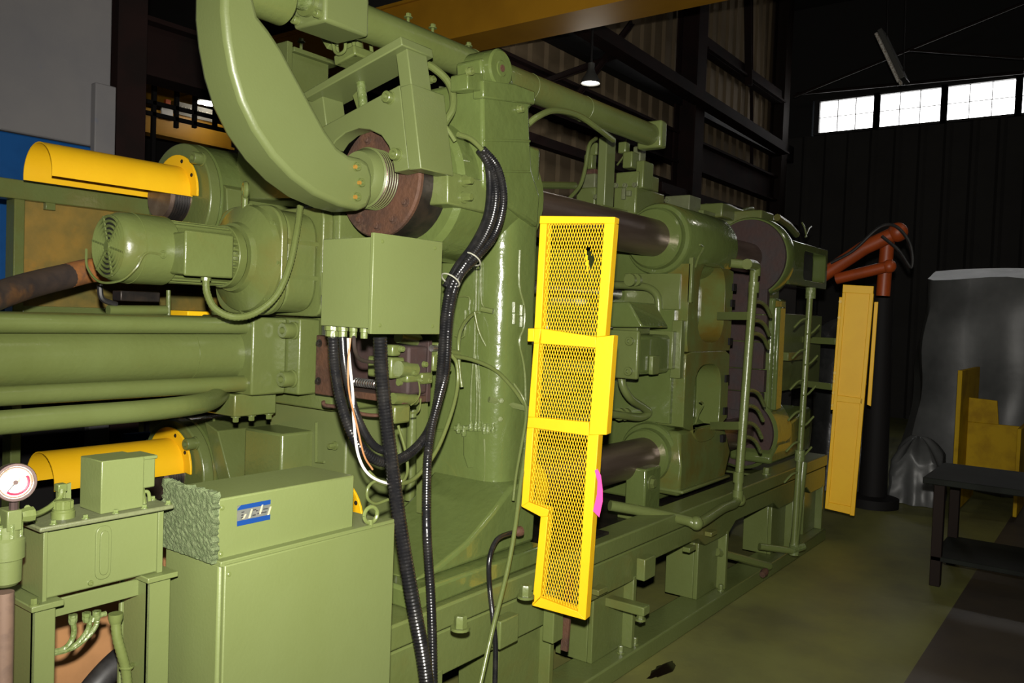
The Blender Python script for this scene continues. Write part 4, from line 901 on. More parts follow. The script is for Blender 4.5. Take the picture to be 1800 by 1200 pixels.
# ================================================================== cabinet in the foreground
cb = thing('electrical_cabinet', 'plain green steel cabinet in the foreground with a blue nameplate box on top', 'cabinet', (1.035,1.52,0))
cx0, cx1, cy0, cy1, cz = 1.035, 1.553, 1.52, 1.728, 1.047
MB().box(cx0,cx1,cy0,cy1,.04,cz).build('body', 'green_flat', cb, .006)
MB().box(cx0+.006,cx1-.004,cy0-.012,cy0,.06,cz-.002).build('door', 'green_flat', cb, .003)
MB().box(cx0+.02,cx1-.02,cy0+.02,cy1-.02,0,.04).build('plinth', 'green_flat', cb)
tx0, tx1, tz1 = cx0+.006, 1.43, 1.182
MB().box(tx0,tx1,cy0+.018,cy1-.01,cz,tz1).build('top_box', 'green_flat', cb, .004)
MB().box(cx0,cx1,cy0-.006,cy0+.02,cz-.006,cz+.006).build('top_lip', 'green_flat', cb, .002)
bolts(cb, 'green', [V(cx0+.016,cy0-.012,cz-.022), V(tx0+.01,cy0+.018,tz1-.02), V(tx0+.01,cy0+.018,cz+.015)], (0,-1,0), .004, .003, False, 'screw')
eb = Q(651,925,Z=cz)
MB().cyl(eb+V(0,0,-.005), eb+V(0,0,.018), .007, 10).torus(eb+V(0,0,.030), (.15,1,0), .020, .0055, 24, 8).build('eye_bolt', 'green', cb)
# nameplate
Yn = cy0+.018-.0015
n = [Q(u,v,Y=Yn) for u, v in ((417,891),(475,876),(475,913),(417,924))]
nx0, nx1 = (n[0].x+n[3].x)/2, (n[1].x+n[2].x)/2; nz1 = (n[0].z+n[1].z)/2; nz0 = (n[2].z+n[3].z)/2; nh = nz1-nz0; nw = nx1-nx0
npl = MB().box(nx0,nx1,Yn,Yn+.0015,nz0,nz1).build('nameplate', 'plate_silver', cb); npl['label'] = 'blue and silver nameplate with worn lettering'
MB().box(nx0,nx1,Yn-.0006,Yn,nz0,nz0+nh*.25).prism([V(nx0+nw*.1,Yn-.0006,nz1),V(nx1,Yn-.0006,nz1),V(nx1,Yn-.0006,nz1-nh*.22),V(nx0,Yn-.0006,nz1-nh*.22),V(nx0,Yn-.0006,nz1-nh*.16)], (0,.0006,0)).build('blue_band', 'plate_blue', npl)
wm = MB()
for fx, fz, ln in ((.36,.50,.42),(.68,.60,.45),(.94,.45,.4),(.18,.42,.2)):
    a = V(nx0+nw*(fx-.03), Yn-.001, nz0+nh*(fz-ln/2)); b = V(nx0+nw*(fx+.05), Yn-.001, nz0+nh*(fz+ln/2))
    wm.prism([a, a+V(nw*.05,0,0), b+V(nw*.04,0,0), b], (0,.0008,0))
wm.build('worn_lettering', 'plate_worn', npl)
ik = MB()
for fx, fz, wd in ((.12,.62,.08),(.12,.48,.06),(.11,.36,.09),(.46,.62,.1),(.45,.36,.1),(.60,.40,.18),(.78,.40,.1),(.78,.56,.14),(.56,.55,.06)):
    ik.box(nx0+nw*fx, nx0+nw*(fx+wd), Yn-.0008, Yn, nz0+nh*fz, nz0+nh*(fz+.05))
ik.build('small_print', 'ink', npl)
# foam pad at the cabinet's left end
random.seed(3)
fp_ = tag(None or bpy.data.objects.new('foam_pad', bpy.data.meshes.new('foam_pad')), 'shaggy grey green foam pad stuck on the left end of the cabinet top', 'foam pad'); COL.objects.link(fp_)
bm = bmesh.new(); NY, NZ = 28, 26; grid = {}
for side in (0,1):
    for i in range(NY+1):
        for j in range(NZ+1):
            y = cy0+.010+(cy1-.004-cy0-.010)*i/NY; z = cz+.001+(tz1+.014-cz)*j/NZ
            e = 1 if i in (0,NY) or j in (0,NZ) else 0
            x = tx0-.002-(.016+random.uniform(-.0016,.0016) if side else 0)
            if j == NZ: z += random.uniform(-.005,.005)
            if i in (0,NY): y += random.uniform(-.005,.005)
            grid[side,i,j] = bm.verts.new((x,y,max(z,cz+.001)))
for s_ in (0,1):
    for i in range(NY):
        for j in range(NZ): bm.faces.new([grid[s_,i,j],grid[s_,i+1,j],grid[s_,i+1,j+1],grid[s_,i,j+1]])
for i in range(NY):
    for j in (0,NZ): bm.faces.new([grid[0,i,j],grid[0,i+1,j],grid[1,i+1,j],grid[1,i,j]])
for j in range(NZ):
    for i in (0,NY): bm.faces.new([grid[0,i,j],grid[0,i,j+1],grid[1,i,j+1],grid[1,i,j]])
bmesh.ops.recalc_face_normals(bm, faces=bm.faces); bm.to_mesh(fp_.data); bm.free(); fp_.data.materials.append(MATS['foam'])
# ================================================================== lubrication tank on its stand
TY = 1.66
def T(u, v, y=TY): return Q(u,v,Y=y)
x0, x1 = T(77,990).x, T(286,950).x; z1 = T(180,912).z; z0 = T(180,1030).z
y1 = Q(37,919,X=x0).y
tk = thing('lubrication_tank', 'green rectangular lubrication tank with pump motor box and lid on a stand', 'tank', (x0,TY,z0))
MB().box(x0,x1,TY+.004,y1,z0,z1).build('tank_body', 'green_flat', tk, .004)
MB().box(x0-.004,x0+.004,TY-.006,TY+.012,z0-.02,z1).build('front_edge', 'green_flat', tk, .001)
MB().box(x1-.012,x1,TY-.002,TY+.012,z0,z1).build('front_edge', 'green_flat', tk, .001)
tld = MB().box(x0-.018,x1+.012,TY-.022,y1+.02,z1,z1+.010).build('lid', 'green_dusty', tk, .003)
sg = [(a.x,a.y) for a in rpoly([(-.016,-.048),(.016,-.048),(.016,.048),(-.016,.048)], .016, 6)]
sx, sz = T(182,964).x, (z0+z1)/2
MB().prism([V(sx+a,TY+.003,sz+b*1.15) for a, b in sg], (0,-.004,0)).prism([V(sx+a*.55,TY-.001,sz+b*.95) for a, b in sg], (0,-.004,0)).build('sight_glass', 'green_flat', tk, .001)
bolts(tk, 'green', [V(T(160,1020).x,TY+.004,z0+.012)], (0,-1,0), .005, .006, True)
lidpts = [V(x0+(x1-x0)*f,TY-.010,z1+.010) for f in (.05,.3,.55,.8,1.02)]+[V(x0-.008,TY+.03+.03*k,z1+.010) for k in range(3)]+[V(x1+.004,TY+.05,z1+.01)]
bolts(tld, 'green_drip', lidpts, (0,0,1), .005, .007)
mx0, mx1 = T(178,850).x, T(253,850).x; mz1 = T(178,811).z
MB().box(mx0,mx1,TY+.0,TY+.088,z1+.010,mz1).build('pump_motor_box', 'green_flat', tk, .002)
MB().box(mx1+.001,mx1+.037,TY+.02,TY+.085,z1+.045,mz1-.006).build('switch_box', 'green_flat', tk, .003)
MB().box(mx1,mx1+.041,TY+.018,TY+.088,mz1-.012,mz1-.004).build('switch_lid', 'green_flat', tk, .002)
MB().tube([V(mx1+.012,TY+.03,z1+.045),V(mx1+.015,TY+.03,z1+.025),V(mx1+.018,TY+.03,z1+.010)], .006, 8).build('cable_gland', 'green', tk)
MB().tube([V(mx1+.02,TY+.05,z1+.03),V(mx1+.035,TY+.045,z1+.03),V(mx1+.037,TY+.04,z1+.010)], .004, 8).build('cable_loop', 'green', tk)
fc = T(123,900); fc = V(fc.x,TY+.028,z1+.010)
fcp = MB().lathe(fc, (0,0,1), [(0,.022),(.012,.022),(.014,.020),(.017,.020),(.019,.0165),(.034,.0165),(.036,.014)], 28); fcp = fcp.build('filler_cap', 'green', tk)
for k in range(14):
    a = 2*math.pi*k/14; d = V(math.cos(a),math.sin(a),0); MB().cyl(fc+V(0,0,.019)+d*.0165, fc+V(0,0,.034)+d*.0165, .002, 6).build('cap_rib', 'green', fcp)
lp = V(T(133,860).x,TY+.06,z1+.010)
MB().cyl(lp, lp+V(0,0,.05), .005, 8).box(lp.x-.007,lp.x+.006,lp.y-.008,lp.y+.008,lp.z+.012,lp.z+.05).build('outlet_post', 'green_flat', tk, .001)
MB().box(lp.x-.010,lp.x+.008,lp.y-.010,lp.y+.010,lp.z+.046,lp.z+.062).build('outlet_block', 'green', tk, .002)
MB().tube([lp+V(-.004,-.012,.052),lp+V(-.012,-.018,.036),lp+V(-.04,-.03,.022),lp+V(-.075,-.05,.020),T(48,892,TY-.03)], .0055, 8, smooth=5).build('outlet_line', 'green', tk)
MB().prism([T(102,856,TY+.08),T(125,848,TY+.08),T(125,880,TY+.08),T(102,880,TY+.08)], (0,.004,0)).build('tab', 'green_flat', tk)
# stand
sd = thing('tank_stand', 'green steel stand with two plated legs carrying the lubrication tank', 'stand', (x0,TY,0))
def leg(u0, u1, y0, y1_):
    a, b = T(u0,1120).x, T(u1,1120).x; return a, b
lz = z0-.012
for (u0, u1, pa, pb) in ((53,93,-.010,.012),(264,293,-.014,.010)):
    a, b = T(u0,1150).x, T(u1,1150).x
    if u0 > 200: a = b-.052
    MB().box(a,b,TY-.01,TY+.003,0,lz).box(a,a+.006,TY-.01,TY+.09,0,lz).build('leg', 'green_flat', sd, .003)
    MB().box(a-.008,b+.010,TY-.022,y1+.03,lz,lz+.012).build('top_plate', 'green_flat', sd, .002)
    MB().box(a,b,y1+.0,y1+.012,0,lz).build('leg', 'green_flat', sd, .003)
la, lb = T(93,1100).x, T(264,1100).x-.02
MB().box(la,lb+.01,TY+.03,TY+.036,T(160,1078).z,lz-.002).build('apron', 'green_flat', sd, .002)
bolts(sd, 'green', [V(T(55,1050).x,TY-.012,lz+.012)], (0,0,1), .006, .012)
az = T(160,1078).z
cl = thing('cable_bundle', 'paint crusted green cables drooping under the tank stand apron', 'cables', V(la,TY+.05,az-.1))
for px in (((128,1088),(130,1110),(124,1128),(112,1140),(94,1145)), ((158,1082),(155,1105),(138,1128),(118,1142),(94,1148)), ((172,1078),(168,1100),(150,1122),(128,1138),(100,1146)), ((186,1078),(178,1080),(168,1084),(160,1092))):
    MB().tube([T(u,v,TY+.05) for u, v in px], .0055, 8).build('cable', 'green_drip', cl)
for u, v in ((128,1087),(152,1083),(170,1080)):
    MB().lathe(T(u,v,TY+.05), (0,0,1), [(-.012,.006),(-.004,.009),(.008,.009)], 8).build('gland', 'green_drip', cl)
fc2 = thing('stand_conduit', 'green ribbed conduit dropping from the tank stand to the floor', 'conduit', T(205,1085,TY+.05))
MB().tube([T(203,1090,TY+.04),T(206,1120,TY+.035),T(214,1150,TY+.03),T(222,1185,TY+.03),T(226,1260,TY+.03)], .011, 12, rib=.005).build('flexible_tube', 'green', fc2)
MB().lathe(T(203,1094,TY+.04), (0,0,1), [(0,.012),(.01,.015),(.02,.015)], 12).build('connector', 'green', fc2)
MB().torus(T(222,1172,TY+.03), (.1,0,1), .0125, .003, 16, 6).bar(T(226,1172,TY+.03), T(240,1163,TY+.05), .01,.006).build('clamp', 'green', fc2)
# filter regulator with gauge
gp = T(25,847,1.60); gy = 1.60
fr = thing('filter_regulator', 'green air filter and regulator with bowl at the left edge below the gauge', 'regulator', T(18,960,1.60))
q0, q1 = T(8,897,gy), T(34,925,gy)
MB().box(q0.x,q1.x,gy-.012,gy+.03,q1.z-.004,q0.z).build('block', 'green_flat', fr, .002)
MB().lathe(V((q0.x+q1.x)/2+.018,gy+.01,(q0.z+q1.z)/2), (1,0,0), [(0,.012),(.01,.014),(.022,.014)], 8).build('union', 'green', fr)
MB().lathe(V((q0.x+q1.x)/2-.05,gy+.01,(q0.z+q1.z)/2), (1,0,0), [(0,.014),(.03,.014)], 8).build('union', 'green', fr)
bc = V(T(16,980,gy).x,gy+.015,0); bz = lambda v: T(16,v,gy).z
MB().lathe(V(bc.x,bc.y,bz(1030)), (0,0,1), [(0,.020),(.006,.026),(bz(985)-bz(1030),.027),(bz(983)-bz(1030),.031),(bz(950)-bz(1030),.031),(bz(945)-bz(1030),.026),(bz(925)-bz(1030),.026)], 28).build('bowl', 'green_flat', fr)
for k in range(8):
    a = 2*math.pi*k/8; d = V(math.cos(a),math.sin(a),0); MB().cyl(V(bc.x,bc.y,bz(945))+d*.024, V(bc.x,bc.y,bz(920))+d*.024, .005, 8).build('bowl_bolt', 'green_drip', fr)
ga = thing('pressure_gauge', 'round pressure gauge with a worn white and red dial at the left edge', 'gauge', gp)
gn = V(-.22,-1,.12).normalized(); gr = .0335*1.0
MB().lathe(gp+gn*.012, gn, [(-.034,gr*.8),(-.03,gr),(0,gr*1.04),(.004,gr*1.0),(.004,gr*.88),(-.002,gr*.86)], 36).build('case', 'gauge_rim', ga)
dl_ = MB().cyl(gp+gn*.009, gp+gn*.0115, gr*.87, 32).build('dial', 'gauge_face', ga)
gx, gy_, _ = basis(gn)
MB().tube([gp+gn*.012+(gx*math.cos(a)+gy_*math.sin(a))*gr*.62 for a in [math.radians(k) for k in range(-130,40,10)]], .0022, 6).build('red_band', 'gauge_red', dl_)
MB().torus(gp+gn*.0118, gn, gr*.8, .0012, 28, 5).build('rim_stain', 'gauge_brown', dl_)
MB().cyl(gp+gn*.0115, gp+gn*.014, .004, 12).build('pointer_hub', 'gauge_rim', dl_)
MB().bar(gp+gn*.0128, gp+gn*.0128+(gx*-.5+gy_*-.6)*gr*.8, .0015, .0008).build('pointer', 'ink', dl_)
MB().cyl(V(gp.x,gp.y,gp.z-gr*.9), V(gp.x,gp.y,q0.z), .008, 10).build('stem', 'gauge_rim', ga)
pp = T(8,1040,1.62)
tag(MB().cyl((pp.x,1.62,0),(pp.x,1.62,pp.z), .016, 12).build('stand_pipe', 'tan_pipe'), 'tan upright pipe under the filter bowl at the left edge', 'pipe')
# cardboard behind the stand, tan tube, black hose
tag(MB().prism([V(.35,2.0,.02),V(1.3,2.0,.02),V(1.3,2.10,1.0),V(.35,2.10,1.0)], (0,.006,0)).build('cardboard_sheet', 'cardboard'), 'brown cardboard sheet leaning behind the tank stand', 'cardboard')
p = Q(300,935,Y=1.80)
tag(MB().ring(arc((p.x,1.80,p.z),.026,0,345,23,'yz'), arc((p.x,1.80,p.z),.021,0,345,23,'yz'), (.10,0,0)).cyl((p.x+.11,1.80,0),(p.x+.11,1.80,p.z+.02),.024,16).build('cardboard_tube', 'cardboard'), 'end of a tan tube between the tank and the foam pad', 'tube')
tag(MB().tube([Q(110,1290,Y=1.86),Q(160,1215,Y=1.86),Q(205,1165,Y=1.87),Q(245,1138,Y=1.88),Q(300,1120,Y=1.9)], .030, 16).build('rubber_hose', 'black_rubber'), 'thick smooth black hose behind the tank stand leg', 'hose')
# ================================================================== yellow mesh guard
hp0 = V(2.455,1.70,1.2)
de = (MW @ Vector((2800,150,-1453))); de.z = 0; de.normalize()      # swings out toward the aisle
dn = V(de.y,-de.x,0); 
if dn.dot(CAM-hp0) < 0: dn = -dn
G = lambda u, v: QP(u, v, hp0, dn)
mg = thing('mesh_guard', 'tall yellow guard door with expanded metal mesh hinged to the near platen', 'guard', (hp0.x,hp0.y,.5))
def strip(px, name='frame_bar', th=.045, m='yellow', par=mg, bev=.002):
    return MB().prism([G(u,v) for u, v in px], dn*-th).build(name, m, par, bev)
strip([(949,379),(1081,381),(1080,392),(948,393)])                                     # top
strip([(949,393),(961,393),(951,577),(939,577)])                                       # left stile upper
strip([(1062,392),(1080,392),(1064,590),(1048,592)])                                   # right stile upper
strip([(939,577),(951,577),(947,603),(938,603)]); strip([(928,577),(939,577),(938,600),(927,600)], 'hinge_tab')
strip([(951,577),(1048,592),(1047,611),(950,604)], 'mid_rail', .03)
strip([(1048,592),(1079,589),(1066,764),(1035,764)])                                   # wide right stile
strip([(938,603),(947,603),(940,733),(928,733)])
strip([(928,733),(940,733),(1035,742),(1035,764),(1033,766),(938,752),(926,752)], 'mid_rail', .03)
strip([(926,752),(938,752),(929,882),(916,890)])
strip([(916,890),(929,882),(965,896),(962,908),(950,908)])
strip([(950,908),(963,908),(950,1048),(935,1064)])
strip([(935,1064),(950,1050),(1016,1075),(1029,1090)])
strip([(1033,764),(1052,764),(1029,1090),(1015,1076)])
def mesh_panel(quad, holes=None):
    a, b, c, d = [G(u,v) for u, v in quad]           # tl tr br bl
    return a, b, c, d
px_ = .0104; pz_ = .029
def inside(poly, x, y):
    r = False; j = len(poly)-1
    for i in range(len(poly)):
        if (poly[i][1] > y) != (poly[j][1] > y) and x < (poly[j][0]-poly[i][0])*(y-poly[i][1])/(poly[j][1]-poly[i][1])+poly[i][0]: r = not r
        j = i
    return r
toplane = lambda p: ((p-hp0).dot(de), p.z)
allpoly = [toplane(G(u,v)) for u, v in ((952,384),(1072,384),(1058,590),(1062,592),(1052,764),(1043,766),(1022,1084),(942,1058),(957,902),(922,886),(936,590))]
tear = [toplane(G(u,v)) for u, v in ((1027,437),(1034,436),(1042,452),(1040,466),(1034,474),(1031,455))]
xs = [p[0] for p in allpoly]; zs = [p[1] for p in allpoly]
ms = MB(); i0 = int(min(xs)/px_)-1
nx = int((max(xs)-min(xs))/px_)+3; nz = int((max(zs)-min(zs))/pz_*2)+3
for j in range(nz):
    for i in range(nx):
        x = min(xs)+(i+(.5 if j % 2 else 0))*px_; z = min(zs)+j*pz_/2
        for s_ in (-1,1):
            x2, z2 = x+s_*px_/2, z+pz_/2
            xm, zm_ = (x+x2)/2, (z+z2)/2
            if not (inside(allpoly,x,z) and inside(allpoly,x2,z2)) or inside(tear,xm,zm_): continue
            p, q = hp0+de*x+V(0,0,z-hp0.z)-dn*.012, hp0+de*x2+V(0,0,z2-hp0.z)-dn*.012
            d = (q-p).normalized(); sd_ = d.cross(dn); w_ = .00062
            tl = dn*.0006
            o = len(ms.v); ms.v += [p-sd_*w_+tl,p+sd_*w_-tl,q+sd_*w_-tl,q-sd_*w_+tl]; ms.v += [k-dn*.0015 for k in ms.v[-4:]]
            ms.f += [(o,o+1,o+2,o+3),(o+7,o+6,o+5,o+4),(o,o+4,o+5,o+1),(o+2,o+6,o+7,o+3)]
mo_ = ms.build('expanded_mesh', 'yellow', mg); mo_['kind'] = 'stuff'
tv = MB()
for k in range(3): tv.bar(G(1031+k*2,440+k*9)+dn*.004, G(1034+k,458+k*10)+dn*.02, .004, .003)
tv.build('torn_strand', 'yellow', mg)
tg = [G(1048,828)+dn*.01, G(1058,826)+dn*.01]
pk = tag(MB().prism([G(u,v)+dn*.008 for u, v in ((1047,826),(1052,823),(1058,835),(1061,860),(1061,880),(1055,908),(1044,897),(1051,868),(1052,845))], dn*.001).build('pink_tag', 'pink'), 'bright pink paper tag wired to the right edge of the mesh guard', 'tag')
# ================================================================== rear yellow guard
h2 = V(6.45,1.75,1.0); 
G2 = lambda u, v: QP(u, v, h2, dn)
rg = thing('rear_guard', 'narrow yellow sheet guard door standing open at the rear of the press', 'guard', (h2.x,h2.y,.2))
def strip2(px, name, th=.02, lift=0): return MB().prism([G2(u,v)+dn*lift for u, v in px], dn*-th).build(name, 'yellow', rg, .003)
strip2([(1486,510),(1530,510),(1497,895),(1456,886)], 'sheet', .012)
strip2([(1482,500),(1536,503),(1535,517),(1481,514)], 'frame_bar', .05, .012)
strip2([(1481,514),(1487,514),(1457,888),(1450,893)], 'frame_bar', .04, .010)
strip2([(1529,516),(1536,516),(1502,906),(1494,905)], 'frame_bar', .05, .012)
strip2([(1450,893),(1456,882),(1497,890),(1501,905)], 'frame_bar', .04, .010)
strip2([(1472,694),(1517,700),(1516,710),(1471,705)], 'mid_rail', .03, .012)
strip2([(1475,522),(1481,522),(1465,720),(1460,720)], 'hinge_strip', .02, -.004)
for v in (530,558,655,670,690,712):
    u = 1478-(v-522)*.075; p = G2(u,v); MB().cyl(p+dn*-.01, p+dn*.008, .012, 8).build('hinge_bolt', 'yellow_worn', rg)
strip2([(1536,530),(1543,530),(1530,715),(1523,712)], 'latch_strip', .03, -.05)
for v in (600,680):
    p = G2(1476-(v-522)*.075,v)-dn*.01; MB().bar(p, V(6.62,2.06,p.z), .03, .05).build('hinge_arm', 'green', rg, .003)
# ================================================================== water manifolds
def manifold(name, label, pts, r, Y=None):
    t = thing(name, label, 'pipe', pts[0]); return t
m1 = thing('water_manifold', 'green pipe manifold standing in front of the middle platen with curved nozzles', 'pipe', Q(1297,880,Y=1.70))
YM = 1.70
MB().tube([Q(1283,462,Y=1.80),Q(1322,466,Y=YM)], .026, 12, smooth=0).build('top_arm', 'green', m1)
MB().tube([Q(1313,464,Y=YM),Q(1327,468,Y=YM),Q(1327,485,Y=YM)], .030, 12).build('elbow', 'green', m1)
MB().tube([Q(1326,480,Y=YM),Q(1296,880,Y=YM)], .024, 16, smooth=0).build('riser', 'green', m1)
for u, v in ((1325,505),(1298,838),(1297,870)):
    p = Q(u,v,Y=YM); MB().lathe(p+V(0,0,-.03), (0,0,1), [(0,.030),(.06,.030)], 14).build('coupling', 'green', m1)
MB().tube([Q(1298,873,Y=YM),Q(1290,885,Y=YM),Q(1270,893,Y=1.69),Q(1238,914,Y=1.67),Q(1222,920,Y=1.68),Q(1205,914,Y=1.72),Q(1140,900,Y=1.85),Q(1072,888,Y=1.98)], .026, 14).build('supply_pipe', 'green', m1)
MB().ball(Q(1224,919,Y=1.675), .036).build('elbow', 'green', m1); MB().ball(Q(1300,878,Y=YM), .036).build('elbow', 'green', m1)
for (v, u) in ((555,1315),(748,1300)):
    MB().bar(Q(1262-(v>600)*12,v,Y=1.95), Q(u,v,Y=YM), .012, .045).build('stay', 'green', m1)
for v in (532,565,588,688,715,745,770):
    u = 1322-(v-532)*.075; p = Q(u,v,Y=YM); d = MW @ Vector((1,0,0))
    MB().tube([p, Q(u+12,v-2,Y=YM+.02), Q(u+24,v+6,Y=YM+.03), Q(u+33,v+24,Y=YM+.04)], .012, 8).build('nozzle', 'green_drip' if v > 700 else 'green', m1)
m2 = thing('water_manifold', 'taller slim green pipe manifold with spray nozzles near the rear platen', 'pipe', Q(1395,968,Y=1.64))
YQ = 1.64
MB().tube([Q(1424,516,Y=YQ),Q(1395,968,Y=YQ)], .020, 14, smooth=0).build('riser', 'green', m2)
MB().tube([Q(1412,812,Y=YQ),Q(1395,968,Y=YQ)], .027, 14, smooth=0).build('sleeve', 'green', m2)
for u, v in ((1425,515),(1406,800),(1396,965)):
    p = Q(u,v,Y=YQ); MB().lathe(p+V(0,0,-.035), (0,0,1), [(0,.032),(.07,.032)], 12).build('coupling', 'green_drip', m2)
for k in range(11):
    v = 560+k*27; u = 1422-(v-516)*.064; p = Q(u,v,Y=YQ); s_ = 1 if k % 2 else -1
    MB().tube([p, p+V(.05,-.02,.01)*s_, p+V(.10,-.05,.06)*s_], .007, 6).build('nozzle', 'green', m2)
MB().tube([Q(1395,968,Y=YQ),Q(1372,965,Y=1.70),Q(1335,960,Y=1.80)], .022, 12, smooth=0).build('inlet_pipe', 'green', m2)
MB().tube([Q(1393,966,Y=YQ),Q(1412,960,Y=1.60)], .024, 10, smooth=0).build('valve_end', 'green_drip', m2)
MB().tube([Q(1260,970,Y=1.80),Q(1300,980,Y=1.74),Q(1352,995,Y=1.66)], .022, 10, smooth=0).build('drain_pipe', 'green', m2)
MB().lathe(Q(1340,1010,Y=1.66), (1,0,.2), [(0,.018),(.03,.024),(.06,.018)], 10).build('brass_plug', 'rust', m2)
# ================================================================== left frame and panel behind the motor
lf = thing('guard_frame', 'olive steel frame with a stained yellow brown sheet, left behind the motor', 'frame', (1.0,3.72,0))
z_t, z_b = Q(100,325,Y=3.72).z, Q(100,358,Y=3.72).z
MB().box(-1.0,2.6,3.72,3.80,z_b,z_t).build('top_rail', 'green', lf, .004)
xa, xb = Q(24,450,Y=3.72).x, Q(43,450,Y=3.72).x
MB().box(xa,xb,3.72,3.80,0,z_b).build('post', 'green', lf, .004)
MB().box(xb,2.6,3.77,3.775,1.42,z_b).build('sheet', 'stained', lf)
MB().box(xb,2.6,3.73,3.79,1.50,1.56).build('lower_rail', 'green', lf, .004)
p = Q(88,380,Y=3.72); MB().box(p.x-.02,p.x+.02,3.715,3.74,z_b-.03,z_b).build('clip', 'green', lf, .002)
# small parts under the motor
um = thing('limit_switch', 'small dark switch and green rod under the electric motor', 'switch', Q(250,520,Y=2.95))
pxbox(212,512,282,530,2.95,.06,'switch_body',um,'dark_steel',.004)
MB().cyl(Q(190,545,Y=2.9), Q(292,545,Y=2.9), .018, 12).build('rod', 'green', um)
MB().cyl(Q(296,510,Y=2.9), Q(296,556,Y=2.9), .008, 8).build('pin', 'green', um)
MB().tube([Q(175,500,Y=2.9),Q(180,525,Y=2.9),Q(205,535,Y=2.9)], .01, 8).build('wire', 'black_rubber', um)
tag(MB().box(Q(330,550,Y=3.0).x,Q(372,550,Y=3.0).x,3.0,3.2,Q(350,556,Y=3.0).z,Q(350,547,Y=3.0).z).build('yellow_bracket','yellow',None,.003), 'sliver of a yellow bracket above the injection cylinder', 'bracket')
lk = thing('rear_machine_bed', 'dim green beams under the hydraulic pipe at the left', 'machine bed', (1.0,3.3,.4))
MB().box(.2,1.6,3.55,3.68,.50,.62).build('beam', 'green', lk, .006)
MB().box(-.5,1.58,2.9,3.66,.0,.45).build('bed', 'green', lk, .01)
# ================================================================== background on the right
wb = thing('work_bench', 'dark steel work bench at the right edge', 'bench', (6.0,.7,0))
bz_ = .68
c1, c2 = Q(1618,826,Z=bz_), Q(1800,850,Z=bz_)
tp_ = [Q(1618,824,Z=bz_), Q(1690,815,Z=bz_), Q(1950,840,Z=bz_), Q(1950,875,Z=bz_), Q(1620,838,Z=bz_)]
bx, by = Q(1622,838,Z=bz_).x, Q(1622,838,Z=bz_).y
MB().box(bx,bx+.75,by-1.3,by,bz_-.04,bz_).build('bench_top', 'bench_top', wb, .006)
for x in (bx+.04,bx+.65):
    for y in (by-.06,by-1.2): MB().box(x,x+.06,y-.06,y,0,bz_-.04).build('leg', 'bench_leg', wb, .004)
MB().box(bx+.04,bx+.70,by-1.2,by-.06,.16,.19).build('lower_shelf', 'bench_top', wb, .004)
yx = 8.3
yb_ = thing('yellow_bin', 'dull yellow steel bin with a tall left side behind the bench', 'bin', (yx,1.0,0))
ya, yb3 = Q(1700,760,X=yx).y, Q(1792,760,X=yx).y; zt_ = Q(1745,745,X=yx).z; z2 = Q(1725,700,X=yx).z
MB().box(yx,yx+.03,yb3,ya,.25,zt_).build('front_sheet', 'old_yellow', yb_, .004)
MB().prism([V(yx,ya,zt_),V(yx,ya,z2),V(yx,ya-(ya-yb3)*.55,z2-.01),V(yx,ya-(ya-yb3)*.6,zt_)], (.03,0,0)).build('upper_sheet', 'old_yellow', yb_, .003)
MB().box(yx-.45,yx+.6,ya,ya+.035,.05,Q(1705,648,X=yx).z).build('side_sheet', 'old_yellow', yb_, .004)
MB().box(yx-.2,yx+.6,yb3-.03,yb3,.05,zt_).build('side_sheet', 'old_yellow', yb_, .004)
# wrapped equipment: draped film over a boxy machine
def drape(name, label, box, m, folds=16, seed=1, sag=.10):
    random.seed(seed); x0,x1,y0,y1,z1 = box; bm = bmesh.new(); nu, nv = 56, 26
    cx_, cy_ = (x0+x1)/2, (y0+y1)/2; rings = []
    ph = [random.uniform(0,6.28) for _ in range(6)]
    for j in range(nv+1):
        t = j/nv; row = []
        for i in range(nu):
            a = 2*math.pi*i/nu
            k = 1/max(abs(math.cos(a)),abs(math.sin(a))); k = min(k,1.32)
            fold = .035*math.sin(a*folds+ph[0])+.03*math.sin(a*folds*.53+ph[1])
            if t < .35: s_ = t/.35; z = z1-sag*s_*s_+.05*math.sin(a*3+ph[2])*s_+.04*math.sin(a*7+ph[3])*s_; rr = s_
            else: s_ = (t-.35)/.65; z = (z1-sag)*(1-s_)+.05*math.sin(a*3+ph[2])*(1-s_)+.04*math.sin(a*7+ph[3])*(1-s_); rr = 1+.10*s_+fold*s_*2+.02*math.sin(t*20+a*4)
            row.append(bm.verts.new((cx_+math.cos(a)*k*rr*(x1-x0)/2, cy_+math.sin(a)*k*rr*(y1-y0)/2, max(z,.005))))
        rings.append(row)
    for j in range(nv):
        for i in range(nu): bm.faces.new([rings[j][i],rings[j][(i+1)%nu],rings[j+1][(i+1)%nu],rings[j+1][i]])
    bmesh.ops.remove_doubles(bm, verts=bm.verts, dist=1e-5); bmesh.ops.recalc_face_normals(bm, faces=bm.faces)
    me = bpy.data.meshes.new(name); bm.to_mesh(me); bm.free(); me.shade_smooth(); me.set_sharp_from_angle(angle=math.radians(38)); me.materials.append(MATS[m])
    o = bpy.data.objects.new(name, me); COL.objects.link(o); tag(o, label, 'wrapped machine'); return o
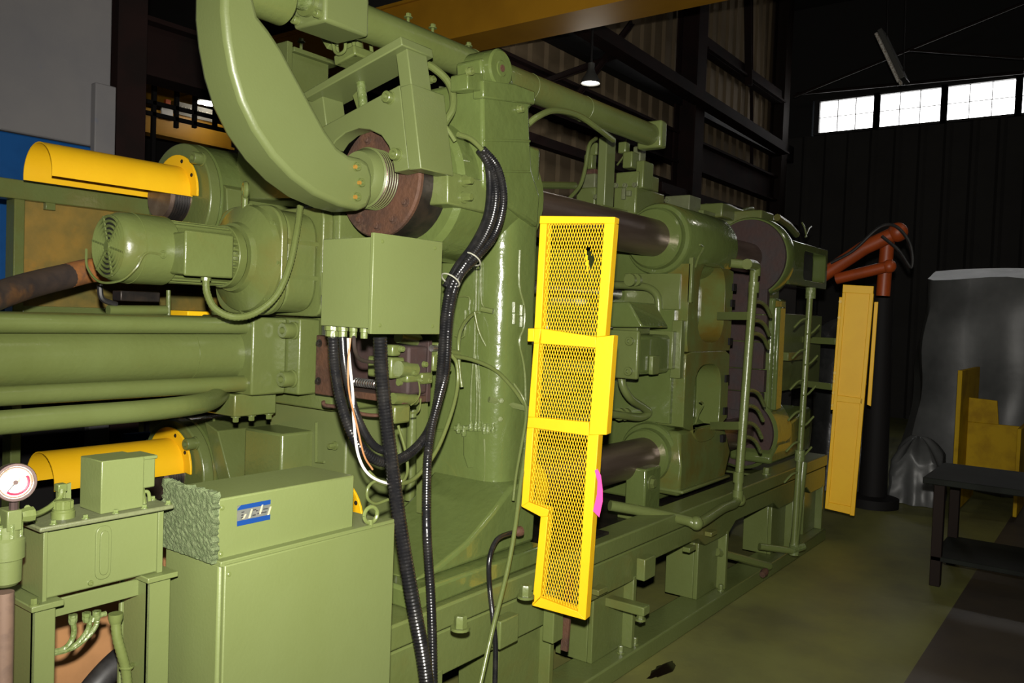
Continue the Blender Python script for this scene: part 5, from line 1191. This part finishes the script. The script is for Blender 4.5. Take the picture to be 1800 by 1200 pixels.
drape('wrapped_machine', 'large machine under grey translucent plastic film at the right edge', (9.5,11.5,-.6,1.74,2.28), 'plastic_wrap', 13, 4, .12)
drape('wrapped_pile', 'low dark plastic wrapped pile left of the large wrapped machine', (8.3,8.9,1.95,2.45,1.68), 'dark_wrap', 9, 8, .2)
drape('film_heap', 'small heap of crumpled clear film on the floor behind the bench', (8.2,8.7,1.3,1.7,.6), 'plastic_wrap', 9, 5, .2)
# orange robot arm
ro = thing('orange_robot', 'orange robot arm with a black hose loop rising behind the rear guard', 'robot', Q(1540,560,X=7.8))
XR = 7.8
MB().tube([Q(1440,488,X=XR),Q(1520,435,X=XR),Q(1578,408,X=XR)], .065, 14, smooth=0).build('upper_arm', 'orange', ro)
MB().ball(Q(1578,408,X=XR), .085, 16).build('joint', 'orange', ro)
MB().tube([Q(1470,490,X=XR),Q(1562,468,X=XR)], .05, 12, smooth=0).build('lower_link', 'orange', ro); MB().ball(Q(1563,468,X=XR), .06, 14).build('joint', 'orange', ro)
MB().tube([Q(1560,425,X=XR+.1),Q(1556,470,X=XR+.1),Q(1552,520,X=XR+.1)], .06, 12, smooth=0).build('column', 'orange', ro)
pz_ = Q(1552,520,X=XR+.1); MB().lathe(V(pz_.x,pz_.y,0), (0,0,1), [(0,.22),(.08,.22),(.1,.12),(pz_.z-.02,.09)], 24).build('pedestal', 'black_iron', ro)
MB().tube([Q(1460,462,X=XR-.1),Q(1500,440,X=XR-.1),Q(1545,400,X=XR-.1),Q(1575,398,X=XR-.1),Q(1600,430,X=XR-.1),Q(1602,470,X=XR-.1),Q(1580,440,X=XR-.1),Q(1550,415,X=XR-.1)], .014, 8).build('hose_loop', 'black_rubber', ro)
# oil stain on the floor
p = Q(1165,1178,Z=0)
random.seed(11)
pts = [V(p.x+math.cos(a)*(.11+random.uniform(-.03,.03)),p.y+math.sin(a)*(.035+random.uniform(-.01,.01)),.001) for a in [2*math.pi*k/18 for k in range(18)]]
tag(MB().prism(pts, (0,0,.0015)).build('oil_puddle', 'oil'), 'small dark oil puddle on the floor beside the bed', 'puddle')
